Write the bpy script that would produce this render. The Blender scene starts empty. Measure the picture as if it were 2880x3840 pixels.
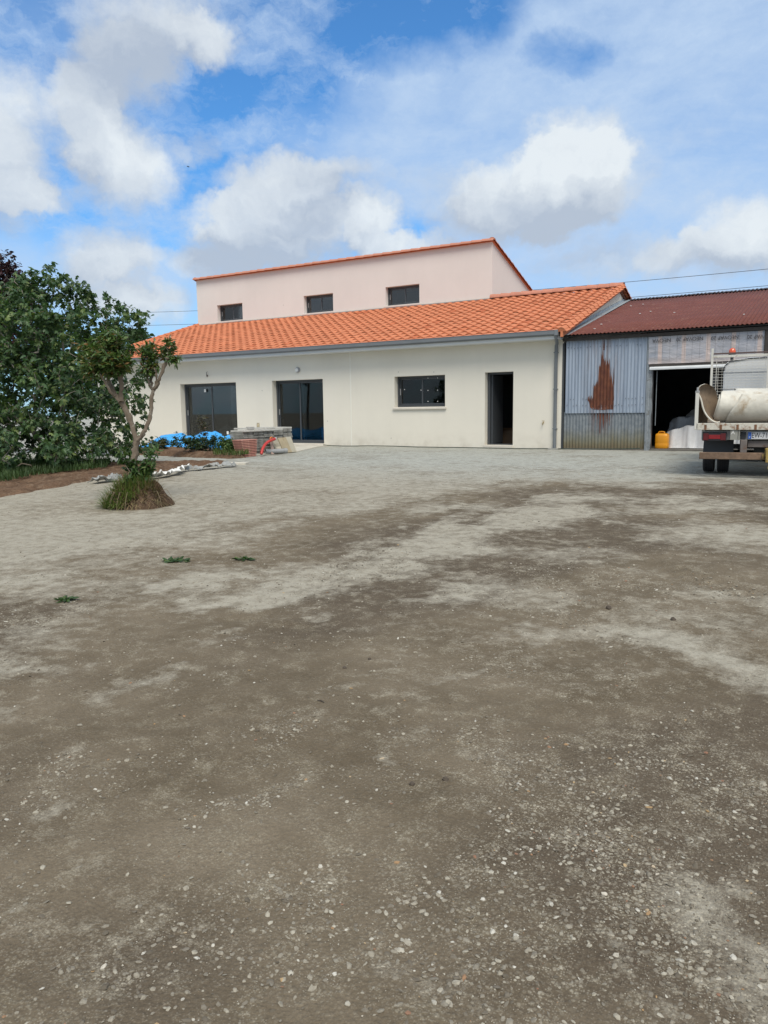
import bpy, math, random
import numpy as np
from mathutils import Matrix, Vector
random.seed(7); RNG = np.random.default_rng(7)
R = math.radians
S = bpy.context.scene
COL = S.collection

# ------------------------------------------------------------------ camera
F_PX, PITCH, ROLL, YAW = 2825.0, R(7.74), R(.75), R(30.55)
CAM = np.array([7.93, -20.86, 1.11])
_fw = np.array([-math.sin(YAW), math.cos(YAW), 0]); _rt = np.array([math.cos(YAW), math.sin(YAW), 0]); _up = np.array([0, 0, 1.])
FWD = _fw * math.cos(PITCH) - _up * math.sin(PITCH)
UPV = _up * math.cos(PITCH) + _fw * math.sin(PITCH)

def ray(px, py):
    x = (px - 1440) / F_PX; y = (1920 - py) / F_PX
    c, s = math.cos(ROLL), math.sin(ROLL)
    x, y = c * x + s * y, -s * x + c * y
    return FWD + x * _rt + y * UPV
def hit(px, py, n, v):
    """point of a measured sight line on the plane n = v"""
    d = ray(px, py); k = 'xyz'.index(n)
    return CAM + (v - CAM[k]) / d[k] * d
def at(px, py, dist):
    """point of a measured sight line at a horizontal distance"""
    d = ray(px, py); return CAM + dist / math.hypot(d[0], d[1]) * d

cd = bpy.data.cameras.new('camera'); cam = bpy.data.objects.new('camera', cd); COL.objects.link(cam)
cd.sensor_fit = 'VERTICAL'; cd.sensor_height = 36; cd.lens = 36 * F_PX / 3840
cd.clip_start = .05; cd.clip_end = 3000
c, s = math.cos(ROLL), math.sin(ROLL)
rx = c * _rt - s * UPV; ux = s * _rt + c * UPV
M = Matrix.Identity(4)
for i in range(3):
    M[i][0] = rx[i]; M[i][1] = ux[i]; M[i][2] = -FWD[i]; M[i][3] = CAM[i]
cam.matrix_world = M
S.camera = cam

# ------------------------------------------------------------------ numpy noise
def vnoise(x, y, seed=0):
    x = np.asarray(x, float); y = np.asarray(y, float)
    xi = np.floor(x).astype(np.int64); yi = np.floor(y).astype(np.int64)
    fx = x - xi; fy = y - yi
    fx = fx * fx * (3 - 2 * fx); fy = fy * fy * (3 - 2 * fy)
    def h(a, b):
        n = (a * 374761393 + b * 668265263 + seed * 974711) & 0xffffffff
        n = ((n ^ (n >> 13)) * 1274126177) & 0xffffffff
        n = n ^ (n >> 16)
        return (n & 0xffff) / 65535.0
    a, b, c_, d = h(xi, yi), h(xi + 1, yi), h(xi, yi + 1), h(xi + 1, yi + 1)
    return (a * (1 - fx) + b * fx) * (1 - fy) + (c_ * (1 - fx) + d * fx) * fy
def fbm(x, y, seed=0, oc=4):
    t = 0; a = .5; n = 0
    for k in range(oc):
        t = t + a * vnoise(np.asarray(x) * 2 ** k, np.asarray(y) * 2 ** k, seed + k); n += a; a *= .55
    return t / n
def sstep(a, b, v):
    t = np.clip((np.asarray(v, float) - a) / (b - a), 0, 1); return t * t * (3 - 2 * t)

def gz(x, y):
    x = np.asarray(x, float); y = np.asarray(y, float)
    h = -.06 - .2 * sstep(-9.5, -19.5, y) - .03 * sstep(-4, -9, x)
    near = sstep(-1, -3, y)
    h = h + near * (.05 * (fbm(x * .45, y * .45, 11, 3) - .5) + .02 * (fbm(x * 2.2, y * 2.2, 21, 3) - .5))
    return h
def ghit(px, py):
    z = -.1
    for _ in range(8):
        p = hit(px, py, 'z', z); z = float(gz(p[0], p[1]))
    return p

# ------------------------------------------------------------------ mesh helpers
def mesh(name, V, F, smooth=False, sharp=None):
    """V (n,3); F an (m,k) array or a list of index lists"""
    me = bpy.data.meshes.new(name)
    V = np.asarray(V, np.float32)
    if isinstance(F, np.ndarray):
        m, k = F.shape
        me.vertices.add(len(V)); me.vertices.foreach_set('co', V.ravel())
        me.loops.add(m * k); me.loops.foreach_set('vertex_index', F.astype(np.int32).ravel())
        me.polygons.add(m); me.polygons.foreach_set('loop_start', np.arange(0, m * k, k, dtype=np.int32))
        me.update(calc_edges=True)
    else:
        me.from_pydata([tuple(map(float, v)) for v in V], [], F)
    me.polygons.foreach_set('use_smooth', np.full(len(me.polygons), bool(smooth)))
    if smooth and sharp: me.set_sharp_from_angle(angle=R(sharp))
    me.update()
    return me

class MB:
    def __init__(self): self.v = []; self.f = []
    def add(self, V, F):
        n = len(self.v); self.v += [tuple(map(float, p)) for p in V]; self.f += [[i + n for i in q] for q in F]; return self
    def box(self, a, b):
        x0, y0, z0 = a; x1, y1, z1 = b
        return self.add([(x0, y0, z0), (x1, y0, z0), (x1, y1, z0), (x0, y1, z0), (x0, y0, z1), (x1, y0, z1), (x1, y1, z1), (x0, y1, z1)],
                        [(0, 3, 2, 1), (4, 5, 6, 7), (0, 1, 5, 4), (1, 2, 6, 5), (2, 3, 7, 6), (3, 0, 4, 7)])
    def tube(self, pts, r, n=8, cap=True, arc=(0, 2 * math.pi), ref=None):
        pts = [np.array(p, float) for p in pts]
        rr = r if hasattr(r, '__len__') else [r] * len(pts)
        full = abs(arc[1] - arc[0] - 2 * math.pi) < 1e-6
        m = n if full else n + 1
        V = []; prev = None
        for i, p in enumerate(pts):
            t = pts[min(i + 1, len(pts) - 1)] - pts[max(i - 1, 0)]; t = t / (np.linalg.norm(t) + 1e-9)
            if prev is None:
                u = np.array(ref, float) if ref is not None else (np.array([0, 0, 1.]) if abs(t[2]) < .9 else np.array([1., 0, 0]))
            else: u = prev
            u = u - t * (u @ t); u /= np.linalg.norm(u) + 1e-9; prev = u
            w = np.cross(t, u)
            for k in range(m):
                a = arc[0] + (arc[1] - arc[0]) * k / n
                V.append(p + rr[i] * (math.cos(a) * u + math.sin(a) * w))
        Fc = []
        for i in range(len(pts) - 1):
            for k in range(n):
                k2 = (k + 1) % m
                Fc.append((i * m + k, i * m + k2, (i + 1) * m + k2, (i + 1) * m + k))
        if cap and full:
            Fc.append(tuple(range(m))[::-1]); Fc.append(tuple(range((len(pts) - 1) * m, len(pts) * m)))
        return self.add(V, Fc)
    def prism(self, poly, axis, a, b):
        """extrude a 2D polygon along axis from a to b"""
        n = len(poly)
        def P(q, t):
            if axis == 'x': return (t, q[0], q[1])
            if axis == 'y': return (q[0], t, q[1])
            return (q[0], q[1], t)
        V = [P(q, a) for q in poly] + [P(q, b) for q in poly]
        Fc = [tuple(range(n)), tuple(range(2 * n - 1, n - 1, -1))] + [(i, i + n, (i + 1) % n + n, (i + 1) % n) for i in range(n)]
        return self.add(V, Fc)
    def lathe(self, prof, c=(0, 0, 0), n=20):
        V = []; m = len(prof)
        for k in range(n):
            a = 2 * math.pi * k / n
            V += [(c[0] + r * math.cos(a), c[1] + r * math.sin(a), c[2] + z) for r, z in prof]
        Fc = [(k * m + i, ((k + 1) % n) * m + i, ((k + 1) % n) * m + i + 1, k * m + i + 1) for k in range(n) for i in range(m - 1)]
        return self.add(V, Fc)

def rootloc(o):
    while o.parent: o = o.parent
    return np.array(o.location)
def obj(name, g, m, parent=None, loc=None, smooth=False, sharp=35, local=False, bevel=0, bseg=2):
    """link one mesh object; world-space input is moved into its thing's frame"""
    V, Fc = (g.v, g.f) if isinstance(g, MB) else g
    V = np.asarray(V, float)
    if parent is not None:
        if not local: V = V - rootloc(parent)
    elif loc is not None: V = V - np.array(loc)
    me = mesh(name, V, Fc, smooth, sharp)
    if m: me.materials.append(m)
    o = bpy.data.objects.new(name, me); COL.objects.link(o)
    if parent is not None: o.parent = parent
    elif loc is not None: o.location = loc
    if bevel:
        b = o.modifiers.new('bevel', 'BEVEL'); b.width = bevel; b.segments = bseg; b.limit_method = 'ANGLE'; b.angle_limit = R(40)
    return o
def tag(o, label=None, cat=None, group=None, kind=None):
    if label: o['label'] = label
    if cat: o['category'] = cat
    if group: o['group'] = group
    if kind: o['kind'] = kind
    return o
def empty(name, loc, label, cat, group=None, rz=0):
    o = bpy.data.objects.new(name, None); COL.objects.link(o); o.location = loc; o.rotation_euler = (0, 0, rz)
    o.empty_display_size = .2
    return tag(o, label, cat, group)

# ------------------------------------------------------------------ materials
def nt(m): return m.node_tree.nodes, m.node_tree.links
class NG:
    """tiny node-graph writer"""
    def __init__(self, tree): self.t = tree; self.n = tree.nodes; self.l = tree.links
    def node(self, typ, props=None, **ins):
        k = self.n.new(typ)
        for a, b in (props or {}).items(): setattr(k, a, b)
        for a, b in ins.items():
            key = int(a[1:]) if a[0] == 'i' and a[1:].isdigit() else a.replace('_', ' ')
            self.put(k.inputs[key], b)
        return k
    def put(self, sock, v):
        if hasattr(v, 'is_output') or isinstance(v, bpy.types.NodeSocket): self.l.new(v, sock)
        else: sock.default_value = v
    def math(self, op, a, b=0.0, c=0.0, clamp=False):
        k = self.n.new('ShaderNodeMath'); k.operation = op; k.use_clamp = clamp
        self.put(k.inputs[0], a); self.put(k.inputs[1], b); self.put(k.inputs[2], c); return k.outputs[0]
    def vmath(self, op, a, b=(0, 0, 0), out=0):
        k = self.n.new('ShaderNodeVectorMath'); k.operation = op
        self.put(k.inputs[0], a); self.put(k.inputs[1], b); return k.outputs[out]
    def rng(self, v, a, b, c_=0.0, d=1.0, smooth=False):
        k = self.n.new('ShaderNodeMapRange'); k.interpolation_type = 'SMOOTHSTEP' if smooth else 'LINEAR'
        self.put(k.inputs[0], v); self.put(k.inputs[1], a); self.put(k.inputs[2], b); self.put(k.inputs[3], c_); self.put(k.inputs[4], d); return k.outputs[0]
    def noise(self, vec, scale, detail=4, rough=.55, dist=0, col=False):
        k = self.n.new('ShaderNodeTexNoise'); self.put(k.inputs['Vector'], vec) if vec is not None else None
        self.put(k.inputs['Scale'], scale); k.inputs['Detail'].default_value = detail; k.inputs['Roughness'].default_value = rough; k.inputs['Distortion'].default_value = dist
        return k.outputs['Color' if col else 'Fac']
    def vor(self, vec, scale, out='Distance', feat='F1'):
        k = self.n.new('ShaderNodeTexVoronoi'); k.feature = feat; self.put(k.inputs['Vector'], vec); self.put(k.inputs['Scale'], scale); return k.outputs[out]
    def mix(self, f, a, b, blend='MIX'):
        k = self.n.new('ShaderNodeMix'); k.data_type = 'RGBA'; k.blend_type = blend
        self.put(k.inputs[0], f); self.put(k.inputs[6], a); self.put(k.inputs[7], b); return k.outputs[2]
    def ramp(self, f, stops):
        k = self.n.new('ShaderNodeValToRGB'); e = k.color_ramp.elements
        while len(e) < len(stops): e.new(.5)
        for q, (p, col) in zip(e, stops): q.position = p; q.color = rgba(col)
        self.put(k.inputs[0], f); return k.outputs[0]
    def bump(self, h, st=.5, dist=.01, nrm=None):
        k = self.n.new('ShaderNodeBump'); self.put(k.inputs['Height'], h); k.inputs['Strength'].default_value = st; k.inputs['Distance'].default_value = dist
        if nrm is not None: self.put(k.inputs['Normal'], nrm)
        return k.outputs[0]
def rgba(c_): return (c_[0], c_[1], c_[2], 1.0)
def newmat(name):
    m = bpy.data.materials.new(name); m.use_nodes = True
    g = NG(m.node_tree); b = g.n['Principled BSDF']
    tc = g.node('ShaderNodeTexCoord').outputs['Object']
    return m, g, b, tc
MATS = {}
def mat(name, col, rough=.6, var=.12, vs=4, metal=0, spec=.5, bs=0, bst=.3, bd=.005, fine=0, fs=60, dirt=None, ds=6, da=.5, island=0):
    """base colour with clouded variation, optional grain, stains and bump"""
    if name in MATS: return MATS[name]
    m, g, b, tc = newmat(name)
    n1 = g.noise(tc, vs, 5)
    k = g.rng(n1, .3, .7, 1 - var, 1 + var)
    if fine: k = g.math('MULTIPLY', k, g.rng(g.noise(tc, fs, 3), .3, .7, 1 - fine, 1 + fine))
    if island: k = g.math('MULTIPLY', k, g.rng(g.node('ShaderNodeNewGeometry').outputs['Random Per Island'], 0, 1, 1 - island, 1 + island))
    cc = g.mix(1.0, rgba(col), g.node('ShaderNodeCombineColor', None, i0=k, i1=k, i2=k).outputs[0], 'MULTIPLY')
    if dirt is not None:
        f = g.rng(g.noise(tc, ds, 6, .65, .4), .62 - .25 * da, .80 - .25 * da, 0, 1)
        cc = g.mix(f, cc, rgba(dirt))
    g.put(b.inputs['Base Color'], cc)
    b.inputs['Roughness'].default_value = rough; b.inputs['Metallic'].default_value = metal; b.inputs['Specular IOR Level'].default_value = spec
    if bs:
        g.put(b.inputs['Normal'], g.bump(g.noise(tc, bs, 4), bst, bd))
    MATS[name] = m; return m

def leafmat(name, c1, c2, c3=None, tr=.3, rough=.45):
    m, g, b, tc = newmat(name)
    rnd = g.node('ShaderNodeNewGeometry').outputs['Random Per Island']
    stops = [(0, c1), (.75, c2)] + ([(.97, c3)] if c3 else [])
    cc = g.ramp(rnd, stops)
    n = g.noise(tc, 1.1, 2)
    k = g.rng(n, .3, .7, .72, 1.3)
    cc = g.mix(1.0, cc, g.node('ShaderNodeCombineColor', None, i0=k, i1=k, i2=k).outputs[0], 'MULTIPLY')
    g.put(b.inputs['Base Color'], cc); b.inputs['Roughness'].default_value = rough; b.inputs['Specular IOR Level'].default_value = .4
    t = g.node('ShaderNodeBsdfTranslucent'); g.put(t.inputs[0], g.mix(1.0, cc, rgba((1.3, 1.5, .6)), 'MULTIPLY'))
    mx = g.node('ShaderNodeMixShader', None, i0=tr); g.put(mx.inputs[1], b.outputs[0]); g.put(mx.inputs[2], t.outputs[0])
    g.put(g.n['Material Output'].inputs[0], mx.outputs[0])
    return m

def glassmat(name, tint=(.8, .83, .85), refl=1.0):
    m = bpy.data.materials.new(name); m.use_nodes = True; g = NG(m.node_tree)
    g.n.remove(g.n['Principled BSDF'])
    tr = g.node('ShaderNodeBsdfTransparent', None, i0=rgba(tint)); gl = g.node('ShaderNodeBsdfGlossy'); gl.inputs['Roughness'].default_value = .015
    fr = g.node('ShaderNodeFresnel'); fr.inputs[0].default_value = 1.5
    f = g.math('MULTIPLY', fr.outputs[0], .8 * refl, clamp=True)
    mx = g.node('ShaderNodeMixShader', None, i0=f); g.put(mx.inputs[1], tr.outputs[0]); g.put(mx.inputs[2], gl.outputs[0])
    g.put(g.n['Material Output'].inputs[0], mx.outputs[0])
    return m

# ------------------------------------------------------------------ sky, sun
SUN_EL, SUN_AZ = R(54), R(140)          # azimuth clockwise from +y
def build_world():
    w = bpy.data.worlds.new("World"); S.world = w; w.use_nodes = True
    g = NG(w.node_tree); bg = g.n['Background']
    sky = g.node('ShaderNodeTexSky'); sky.sky_type = 'NISHITA'; sky.sun_disc = False
    sky.sun_elevation = SUN_EL; sky.sun_rotation = SUN_AZ; sky.air_density = 1.0; sky.dust_density = .6; sky.ozone_density = 1.5
    d = g.node('ShaderNodeTexCoord').outputs['Generated']
    sep = g.node('ShaderNodeSeparateXYZ', None, i0=d).outputs
    cy, sy = math.cos(YAW), math.sin(YAW)
    x = g.math('ADD', g.math('MULTIPLY', sep[0], cy), g.math('MULTIPLY', sep[1], sy))
    y = g.math('SUBTRACT', g.math('MULTIPLY', sep[1], cy), g.math('MULTIPLY', sep[0], sy))
    az = g.math('MULTIPLY', g.math('ARCTAN2', x, y), 180 / math.pi)
    el = g.math('MULTIPLY', g.math('ARCSINE', sep[2]), 180 / math.pi)
    p0 = g.node('ShaderNodeCombineXYZ', None, i0=az, i1=el, i2=0.0).outputs[0]
    # billow the cloud coordinates
    wn = g.noise(p0, .16, 5, .6, col=True)
    wn2 = g.noise(p0, .62, 5, .62, col=True)
    warp = g.vmath('MULTIPLY', g.vmath('SUBTRACT', wn, (.5, .5, .5)), (5.5, 4.5, 0))
    warp2 = g.vmath('MULTIPLY', g.vmath('SUBTRACT', wn2, (.5, .5, .5)), (1.9, 1.8, 0))
    p = g.vmath('ADD', g.vmath('ADD', p0, warp), warp2)
    def a2(px, py):
        v = ray(px * 1.736, py * 1.736); v = v / np.linalg.norm(v)
        xx = v[0] * cy + v[1] * sy; yy = v[1] * cy - v[0] * sy
        return math.degrees(math.atan2(xx, yy)), math.degrees(math.asin(v[2]))
    DEG = 1 / 29.5     # degrees per pixel of the measuring grid
    # measured cumulus banks: x, y, rx, ry, weight
    CU = [(150, 190, 120, 90, .4), (560, 440, 230, 90, .35), (330, 600, 260, 70, .35), (700, 330, 160, 50, .3), (-20, 310, 125, 190, 1.0), (185, 262, 85, 95, .75), (268, 350, 135, 100, 1.0), (60, 420, 110, 42, .7),
          (330, 45, 215, 95, .85), (268, 150, 120, 80, .75), (455, 85, 95, 60, .55), (425, 300, 65, 45, .5),
          (235, 540, 145, 82, .85), (235, 645, 95, 36, .8), (335, 670, 110, 60, .7), (600, 380, 150, 60, .7), (745, 375, 120, 50, .55),
          (520, 470, 140, 60, .7), (640, 490, 210, 100, .95), (810, 480, 80, 75, .85), (900, 545, 130, 50, .9), (520, 560, 160, 70, .8),
          (1245, 330, 135, 95, 1.0), (1190, 400, 240, 100, 1.0), (1130, 470, 260, 62, .8), (1640, 490, 150, 90, .95), (1560, 560, 190, 60, .6),
          (1350, 560, 240, 60, .55), (960, 400, 160, 70, .4), (1480, 300, 120, 60, .25)]
    def bank(pos, lst):
        tot = None
        for (bx, by, rx_, ry_, wt) in lst:
            ca, ce = a2(bx, by)
            q = g.vmath('MULTIPLY', g.vmath('SUBTRACT', pos, (ca, ce, 0)), (1 / (rx_ * DEG), 1 / (ry_ * DEG), 0))
            dd = g.vmath('DOT_PRODUCT', q, q, out=1)
            f = g.rng(dd, 1.0, 0.0, 0.0, wt)
            tot = f if tot is None else g.math('MAXIMUM', tot, f) if False else g.math('ADD', tot, f)
        return tot
    B = bank(p, CU)
    pu = g.vmath('ADD', p, (.8, 2.6, 0))
    Bu = bank(pu, CU)
    far = g.noise(p0, .05, 6, .6, .3)
    inview = g.rng(g.math('ABSOLUTE', az), 30, 44, 0, 1)
    hi = g.rng(el, 29, 40, 0, 1)
    outside = g.math('MAXIMUM', inview, hi)
    farc = g.math('MULTIPLY', g.rng(far, .34, .52, 0, .9), outside)
    fb = g.noise(p0, .7, 7, .6)
    edge = g.math('MULTIPLY', g.math('SUBTRACT', fb, .5), .48)
    D = g.rng(g.math('ADD', g.math('ADD', B, farc), g.math('MULTIPLY', edge, g.rng(B, 0, .25, 0, 1))), .07, .92, 0, 1, True)
    # thin veil: right half of the view plus wisps
    VE = [(1330, 260, 620, 330, 1.1), (1500, 500, 520, 260, 1.0), (940, 330, 360, 200, .65), (1580, 60, 480, 220, .8), (560, 250, 260, 120, .35), (60, 560, 420, 120, .4), (700, 660, 1500, 140, .75), (120, 60, 200, 120, .3), (1250, 560, 420, 130, .5)]
    vn = g.noise(g.vmath('MULTIPLY', p0, (.6, 1.3, 1)), .16, 7, .62, .5)
    vn2 = g.noise(g.vmath('MULTIPLY', g.vmath('ADD', p0, warp2), (.8, 1.7, 1)), .42, 8, .68)
    Vb = bank(g.vmath('ADD', p0, warp), VE)
    veil = g.math('MULTIPLY', g.math('MINIMUM', Vb, 1.0), g.rng(g.math('ADD', g.math('MULTIPLY', vn, .65), g.math('MULTIPLY', vn2, .35)), .30, .62, .5, 1.0))
    wisps = g.math('MULTIPLY', g.rng(g.math('ADD', g.math('MULTIPLY', vn2, .6), g.math('MULTIPLY', vn, .4)), .36, .66, 0, .8), 1.0)
    veil = g.math('MAXIMUM', veil, wisps)
    # blue holes
    HO = [(1215, 108, 85, 48, .5), (860, 60, 190, 95, .42), (1040, 15, 120, 60, .38), (490, 190, 90, 70, .4), (450, 360, 110, 90, .35), (880, 490, 90, 50, .4), (640, 200, 140, 70, .25)]
    veil = g.math('SUBTRACT', veil, bank(p, HO), clamp=True)
    # cloud tones: bright where the bank is open above, grey below
    lit = g.rng(g.math('SUBTRACT', B, Bu), -.75, .85, 0, 1)
    GB = [(330, 60, 260, 125, .42), (268, 165, 160, 100, .4), (600, 400, 230, 105, .4), (745, 375, 140, 75, .32), (600, 530, 230, 100, .32), (230, 570, 160, 75, .35), (1130, 490, 300, 70, .42), (1350, 560, 260, 60, .45), (960, 410, 180, 75, .35), (425, 300, 80, 55, .5), (20, 420, 120, 60, .25), (1600, 590, 200, 50, .4)]
    lit = g.math('ADD', lit, g.math('MULTIPLY', g.math('SUBTRACT', g.noise(p, .45, 6, .6), .5), .9))
    lit = g.math('SUBTRACT', lit, bank(p, GB), clamp=True)
    WHITE, GREY, VEILC = (7.6, 8.1, 8.4), (4.3, 4.95, 5.9), (4.7, 6.1, 8.1)
    cu = g.mix(lit, rgba(GREY), rgba(WHITE))
    base = g.mix(1.0, sky.outputs[0], rgba((.58, 1.16, 1.62)), 'MULTIPLY')
    k1 = g.mix(veil, base, rgba(VEILC))
    k2 = g.mix(g.math('MULTIPLY', D, .92), k1, cu)
    g.put(bg.inputs[0], k2); bg.inputs[1].default_value = .1
    try: w.cycles.sampling_method = 'MANUAL'; w.cycles.sample_map_resolution = 512
    except Exception: pass
build_world()
sl = bpy.data.lights.new('sun', 'SUN'); sl.energy = 3.0; sl.angle = R(30); sl.color = (1, .93, .81)
so = bpy.data.objects.new('sun', sl); COL.objects.link(so)
sd = Vector((math.sin(SUN_AZ) * math.cos(SUN_EL), math.cos(SUN_AZ) * math.cos(SUN_EL), math.sin(SUN_EL)))
so.rotation_euler = (-sd).to_track_quat('-Z', 'Y').to_euler(); so.location = (10, -20, 25)
S.view_settings.view_transform = 'Standard'; S.view_settings.look = 'None'; S.view_settings.exposure = 0.12; S.view_settings.gamma = 1

# ------------------------------------------------------------------ ground masks
def P2(*pp): return [tuple(ghit(a * 1.736, b * 1.736)[:2]) for a, b in pp]
LIGHT = [   # streaks of pale gravel dust (points on the ground, half width, weight)
    (P2((330, 1262), (510, 1243)), .16, .9), (P2((470, 1302), (640, 1252), (850, 1232)), .20, 1.0), (P2((780, 1230), (930, 1175), (1190, 1108)), .42, .95),
    (P2((870, 1215), (940, 1185)), .3, .6),
    (P2((1190, 1078), (1290, 1076)), .35, .9), (P2((1370, 1082), (1450, 1078)), .35, .7), (P2((1500, 1095), (1600, 1093)), .3, .6),
    (P2((1340, 1032), (1430, 1027)), .6, .9), (P2((940, 1104), (1020, 1093)), .3, .7), (P2((1080, 1098), (1140, 1094)), .25, .7),
    (P2((1180, 1112), (1240, 1110)), .2, .5), (P2((1340, 1108), (1420, 1104)), .3, .4),
    (P2((1130, 1375), (1400, 1345)), .13, .5), (P2((1380, 1370), (1680, 1470)), .17, .62), (P2((1500, 1150), (1680, 1155)), .5, .65),
    (P2((690, 1335), (720, 1333)), .06, .8), (P2((0, 1255), (60, 1245)), .3, .7), (P2((0, 1225), (330, 1205)), .4, .45),
    (P2((30, 1290), (120, 1262)), .2, .4),
    (P2((0, 1460), (170, 1438)), .10, .5), (P2((240, 1490), (350, 1440)), .10, .45), (P2((330, 1395), (440, 1378)), .08, .45),
    (P2((1000, 1480), (1100, 1465)), .07, .5), (P2((1000, 1260), (1100, 1290)), .35, .5), (P2((960, 1290), (1000, 1270)), .18, .7),
    (P2((1540, 1900), (1680, 2150)), .10, .5), (P2((1280, 2060), (1500, 2200)), .06, .28), (P2((790, 2080), (1010, 2200)), .05, .25),
    (P2((1330, 2010), (1370, 2060)), .022, .7), (P2((1000, 1740), (1200, 1690)), .05, .22), (P2((1150, 1840), (1220, 1850)), .04, .25),
    (P2((30, 1790), (120, 1740)), .05, .35), (P2((820, 1650), (830, 1645)), .03, .8), (P2((620, 1700), (660, 1690)), .03, .4), (P2((150, 1660), (230, 1610)), .06, .35),
]
STONY = [(P2((700, 2000), (1100, 1800), (1500, 1650)), .26, .32), (P2((1100, 2100), (1500, 1900)), .20, .38), (P2((100, 2050), (500, 1950)), .10, .25),   # where loose stones lie thick
    (P2((1150, 1650), (1350, 1850), (1450, 1950)), .17, 1.0), (P2((1000, 1700), (1200, 1760)), .15, .75), (P2((700, 1950), (900, 1900), (1050, 1850)), .10, .65),
    (P2((1450, 1600), (1650, 1700)), .25, .7), (P2((1050, 1440), (1300, 1500)), .2, .55), (P2((450, 1760), (600, 1720)), .05, .7), (P2((250, 2090), (330, 2110)), .03, .8),
    (P2((500, 1640), (640, 1560)), .08, .5), (P2((0, 1760), (120, 1700)), .08, .6), (P2((800, 2050), (950, 2150)), .06, .6), (P2((1300, 1950), (1600, 2150)), .10, .6),
    (P2((0, 1340), (140, 1318)), .2, .9), (P2((1250, 1250), (1420, 1270)), .5, .6), (P2((1150, 1300), (1250, 1340)), .3, .5), (P2((150, 1660), (230, 1610)), .07, .6),
]
def seg_mask(x, y, lst, warp=1.0):
    wx = (fbm(x * 1.5, y * 1.5, 31) - .5) * .9 * warp; wy = (fbm(x * 1.5, y * 1.5, 47) - .5) * .9 * warp
    wx2 = (fbm(x * 5, y * 5, 33, 4) - .5) * .5; wy2 = (fbm(x * 5, y * 5, 49, 4) - .5) * .5
    dist0 = np.hypot(x - CAM[0], y - CAM[1]); k = np.clip(dist0 / 6, .10, 1)
    X = x + (wx + wx2) * k; Y = y + (wy + wy2) * k
    out = np.zeros_like(X)
    for pts, w, a in lst:
        dmin = np.full_like(X, 1e9)
        for (ax, ay), (bx, by) in zip(pts[:-1], pts[1:]):
            dx, dy = bx - ax, by - ay; L = dx * dx + dy * dy + 1e-9
            t = np.clip(((X - ax) * dx + (Y - ay) * dy) / L, 0, 1)
            dmin = np.minimum(dmin, np.hypot(X - ax - t * dx, Y - ay - t * dy))
        out = np.maximum(out, a * (1 - sstep(.2 * w, 1.8 * w, dmin)))
    return out
_hl = [np.array(p) for p in P2((0, 1290), (420, 1215), (600, 1165), (760, 1130), (1000, 1085), (1250, 1050), (1680, 1055))]
def house_gravel(x, y):
    """pale gravel apron in front of the house: 1 on its side of a ragged line"""
    # signed distance along the viewing direction to the ragged line
    X = np.asarray(x, float); Y = np.asarray(y, float)
    ang = np.arctan2((X - CAM[0]) * _rt[0] + (Y - CAM[1]) * _rt[1], (X - CAM[0]) * _fw[0] + (Y - CAM[1]) * _fw[1])
    rad = np.hypot(X - CAM[0], Y - CAM[1])
    la = np.array([math.atan2((p - CAM[:2]) @ _rt[:2], (p - CAM[:2]) @ _fw[:2]) for p in _hl]); lr = np.array([np.hypot(*(p - CAM[:2])) for p in _hl])
    o = np.argsort(la); lim = np.interp(ang, la[o], lr[o])
    q = np.log(rad / lim) + (fbm(X * .5, Y * .5, 61) - .5) * .55 + (fbm(X * 2.5, Y * 2.5, 71) - .5) * .25
    return sstep(-.12, .22, q)
TRACKS = [P2((520, 1345), (700, 1255), (860, 1165), (985, 1095), (1110, 1035)), P2((640, 1365), (800, 1275), (950, 1180), (1065, 1105), (1180, 1040)),
          P2((1659, 1290), (1450, 1225), (1330, 1165), (1270, 1100)), P2((1240, 1560), (1000, 1420), (760, 1370), (430, 1395))]
def tracks(x, y):
    out = np.zeros_like(np.asarray(x, float))
    X = x + (fbm(x * .8, y * .8, 141, 2) - .5) * .5; Y = y + (fbm(x * .8, y * .8, 143, 2) - .5) * .5
    for pts in TRACKS:
        acc = 0
        for (ax, ay), (bx, by) in zip(pts[:-1], pts[1:]):
            dx, dy = bx - ax, by - ay; L2 = dx * dx + dy * dy; t = np.clip(((X - ax) * dx + (Y - ay) * dy) / L2, 0, 1)
            dd = np.hypot(X - ax - t * dx, Y - ay - t * dy); tread = .65 + .35 * np.sign(np.sin((acc + t * math.sqrt(L2)) * 2 * math.pi / .16))
            out = np.maximum(out, (1 - sstep(.07, .16, dd)) * tread); acc += math.sqrt(L2)
    return out * sstep(.38, .6, fbm(x * .7, y * .7, 151))
def masks(x, y):
    hg = house_gravel(x, y)
    pale = np.maximum(seg_mask(x, y, LIGHT), hg * (.66 + .36 * sstep(.35, .65, fbm(x * .7, y * .7, 81))))
    mott = fbm(x * 1.1, y * 1.1, 91); mott2 = fbm(x * 4.5, y * 4.5, 95)
    mott3 = fbm(x * .9 + .5 * y, y * 2.6 - .3 * x, 97)
    pale = np.clip(pale + .34 * sstep(.50, .72, mott) * (1 - hg) + .45 * (mott2 - .5) + .55 * (mott3 - .5), 0, 1)
    pale = np.clip(pale + .17 * sstep(2.8, 6.5, np.hypot(x - CAM[0], y - CAM[1])) - .42 * tracks(x, y), 0, 1)
    rad = np.hypot(x - CAM[0], y - CAM[1])
    blue = np.clip(hg * sstep(-1.5, -7, -np.abs(y + 3) + 2 - 6) , 0, 1) * 0 + hg * sstep(-12, -5.5, y)
    stony = seg_mask(x, y, STONY)
    damp = sstep(.42, .62, fbm(x * .38 + 3, y * .38, 101)) * (1 - hg)
    return pale, blue, stony, damp

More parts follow.
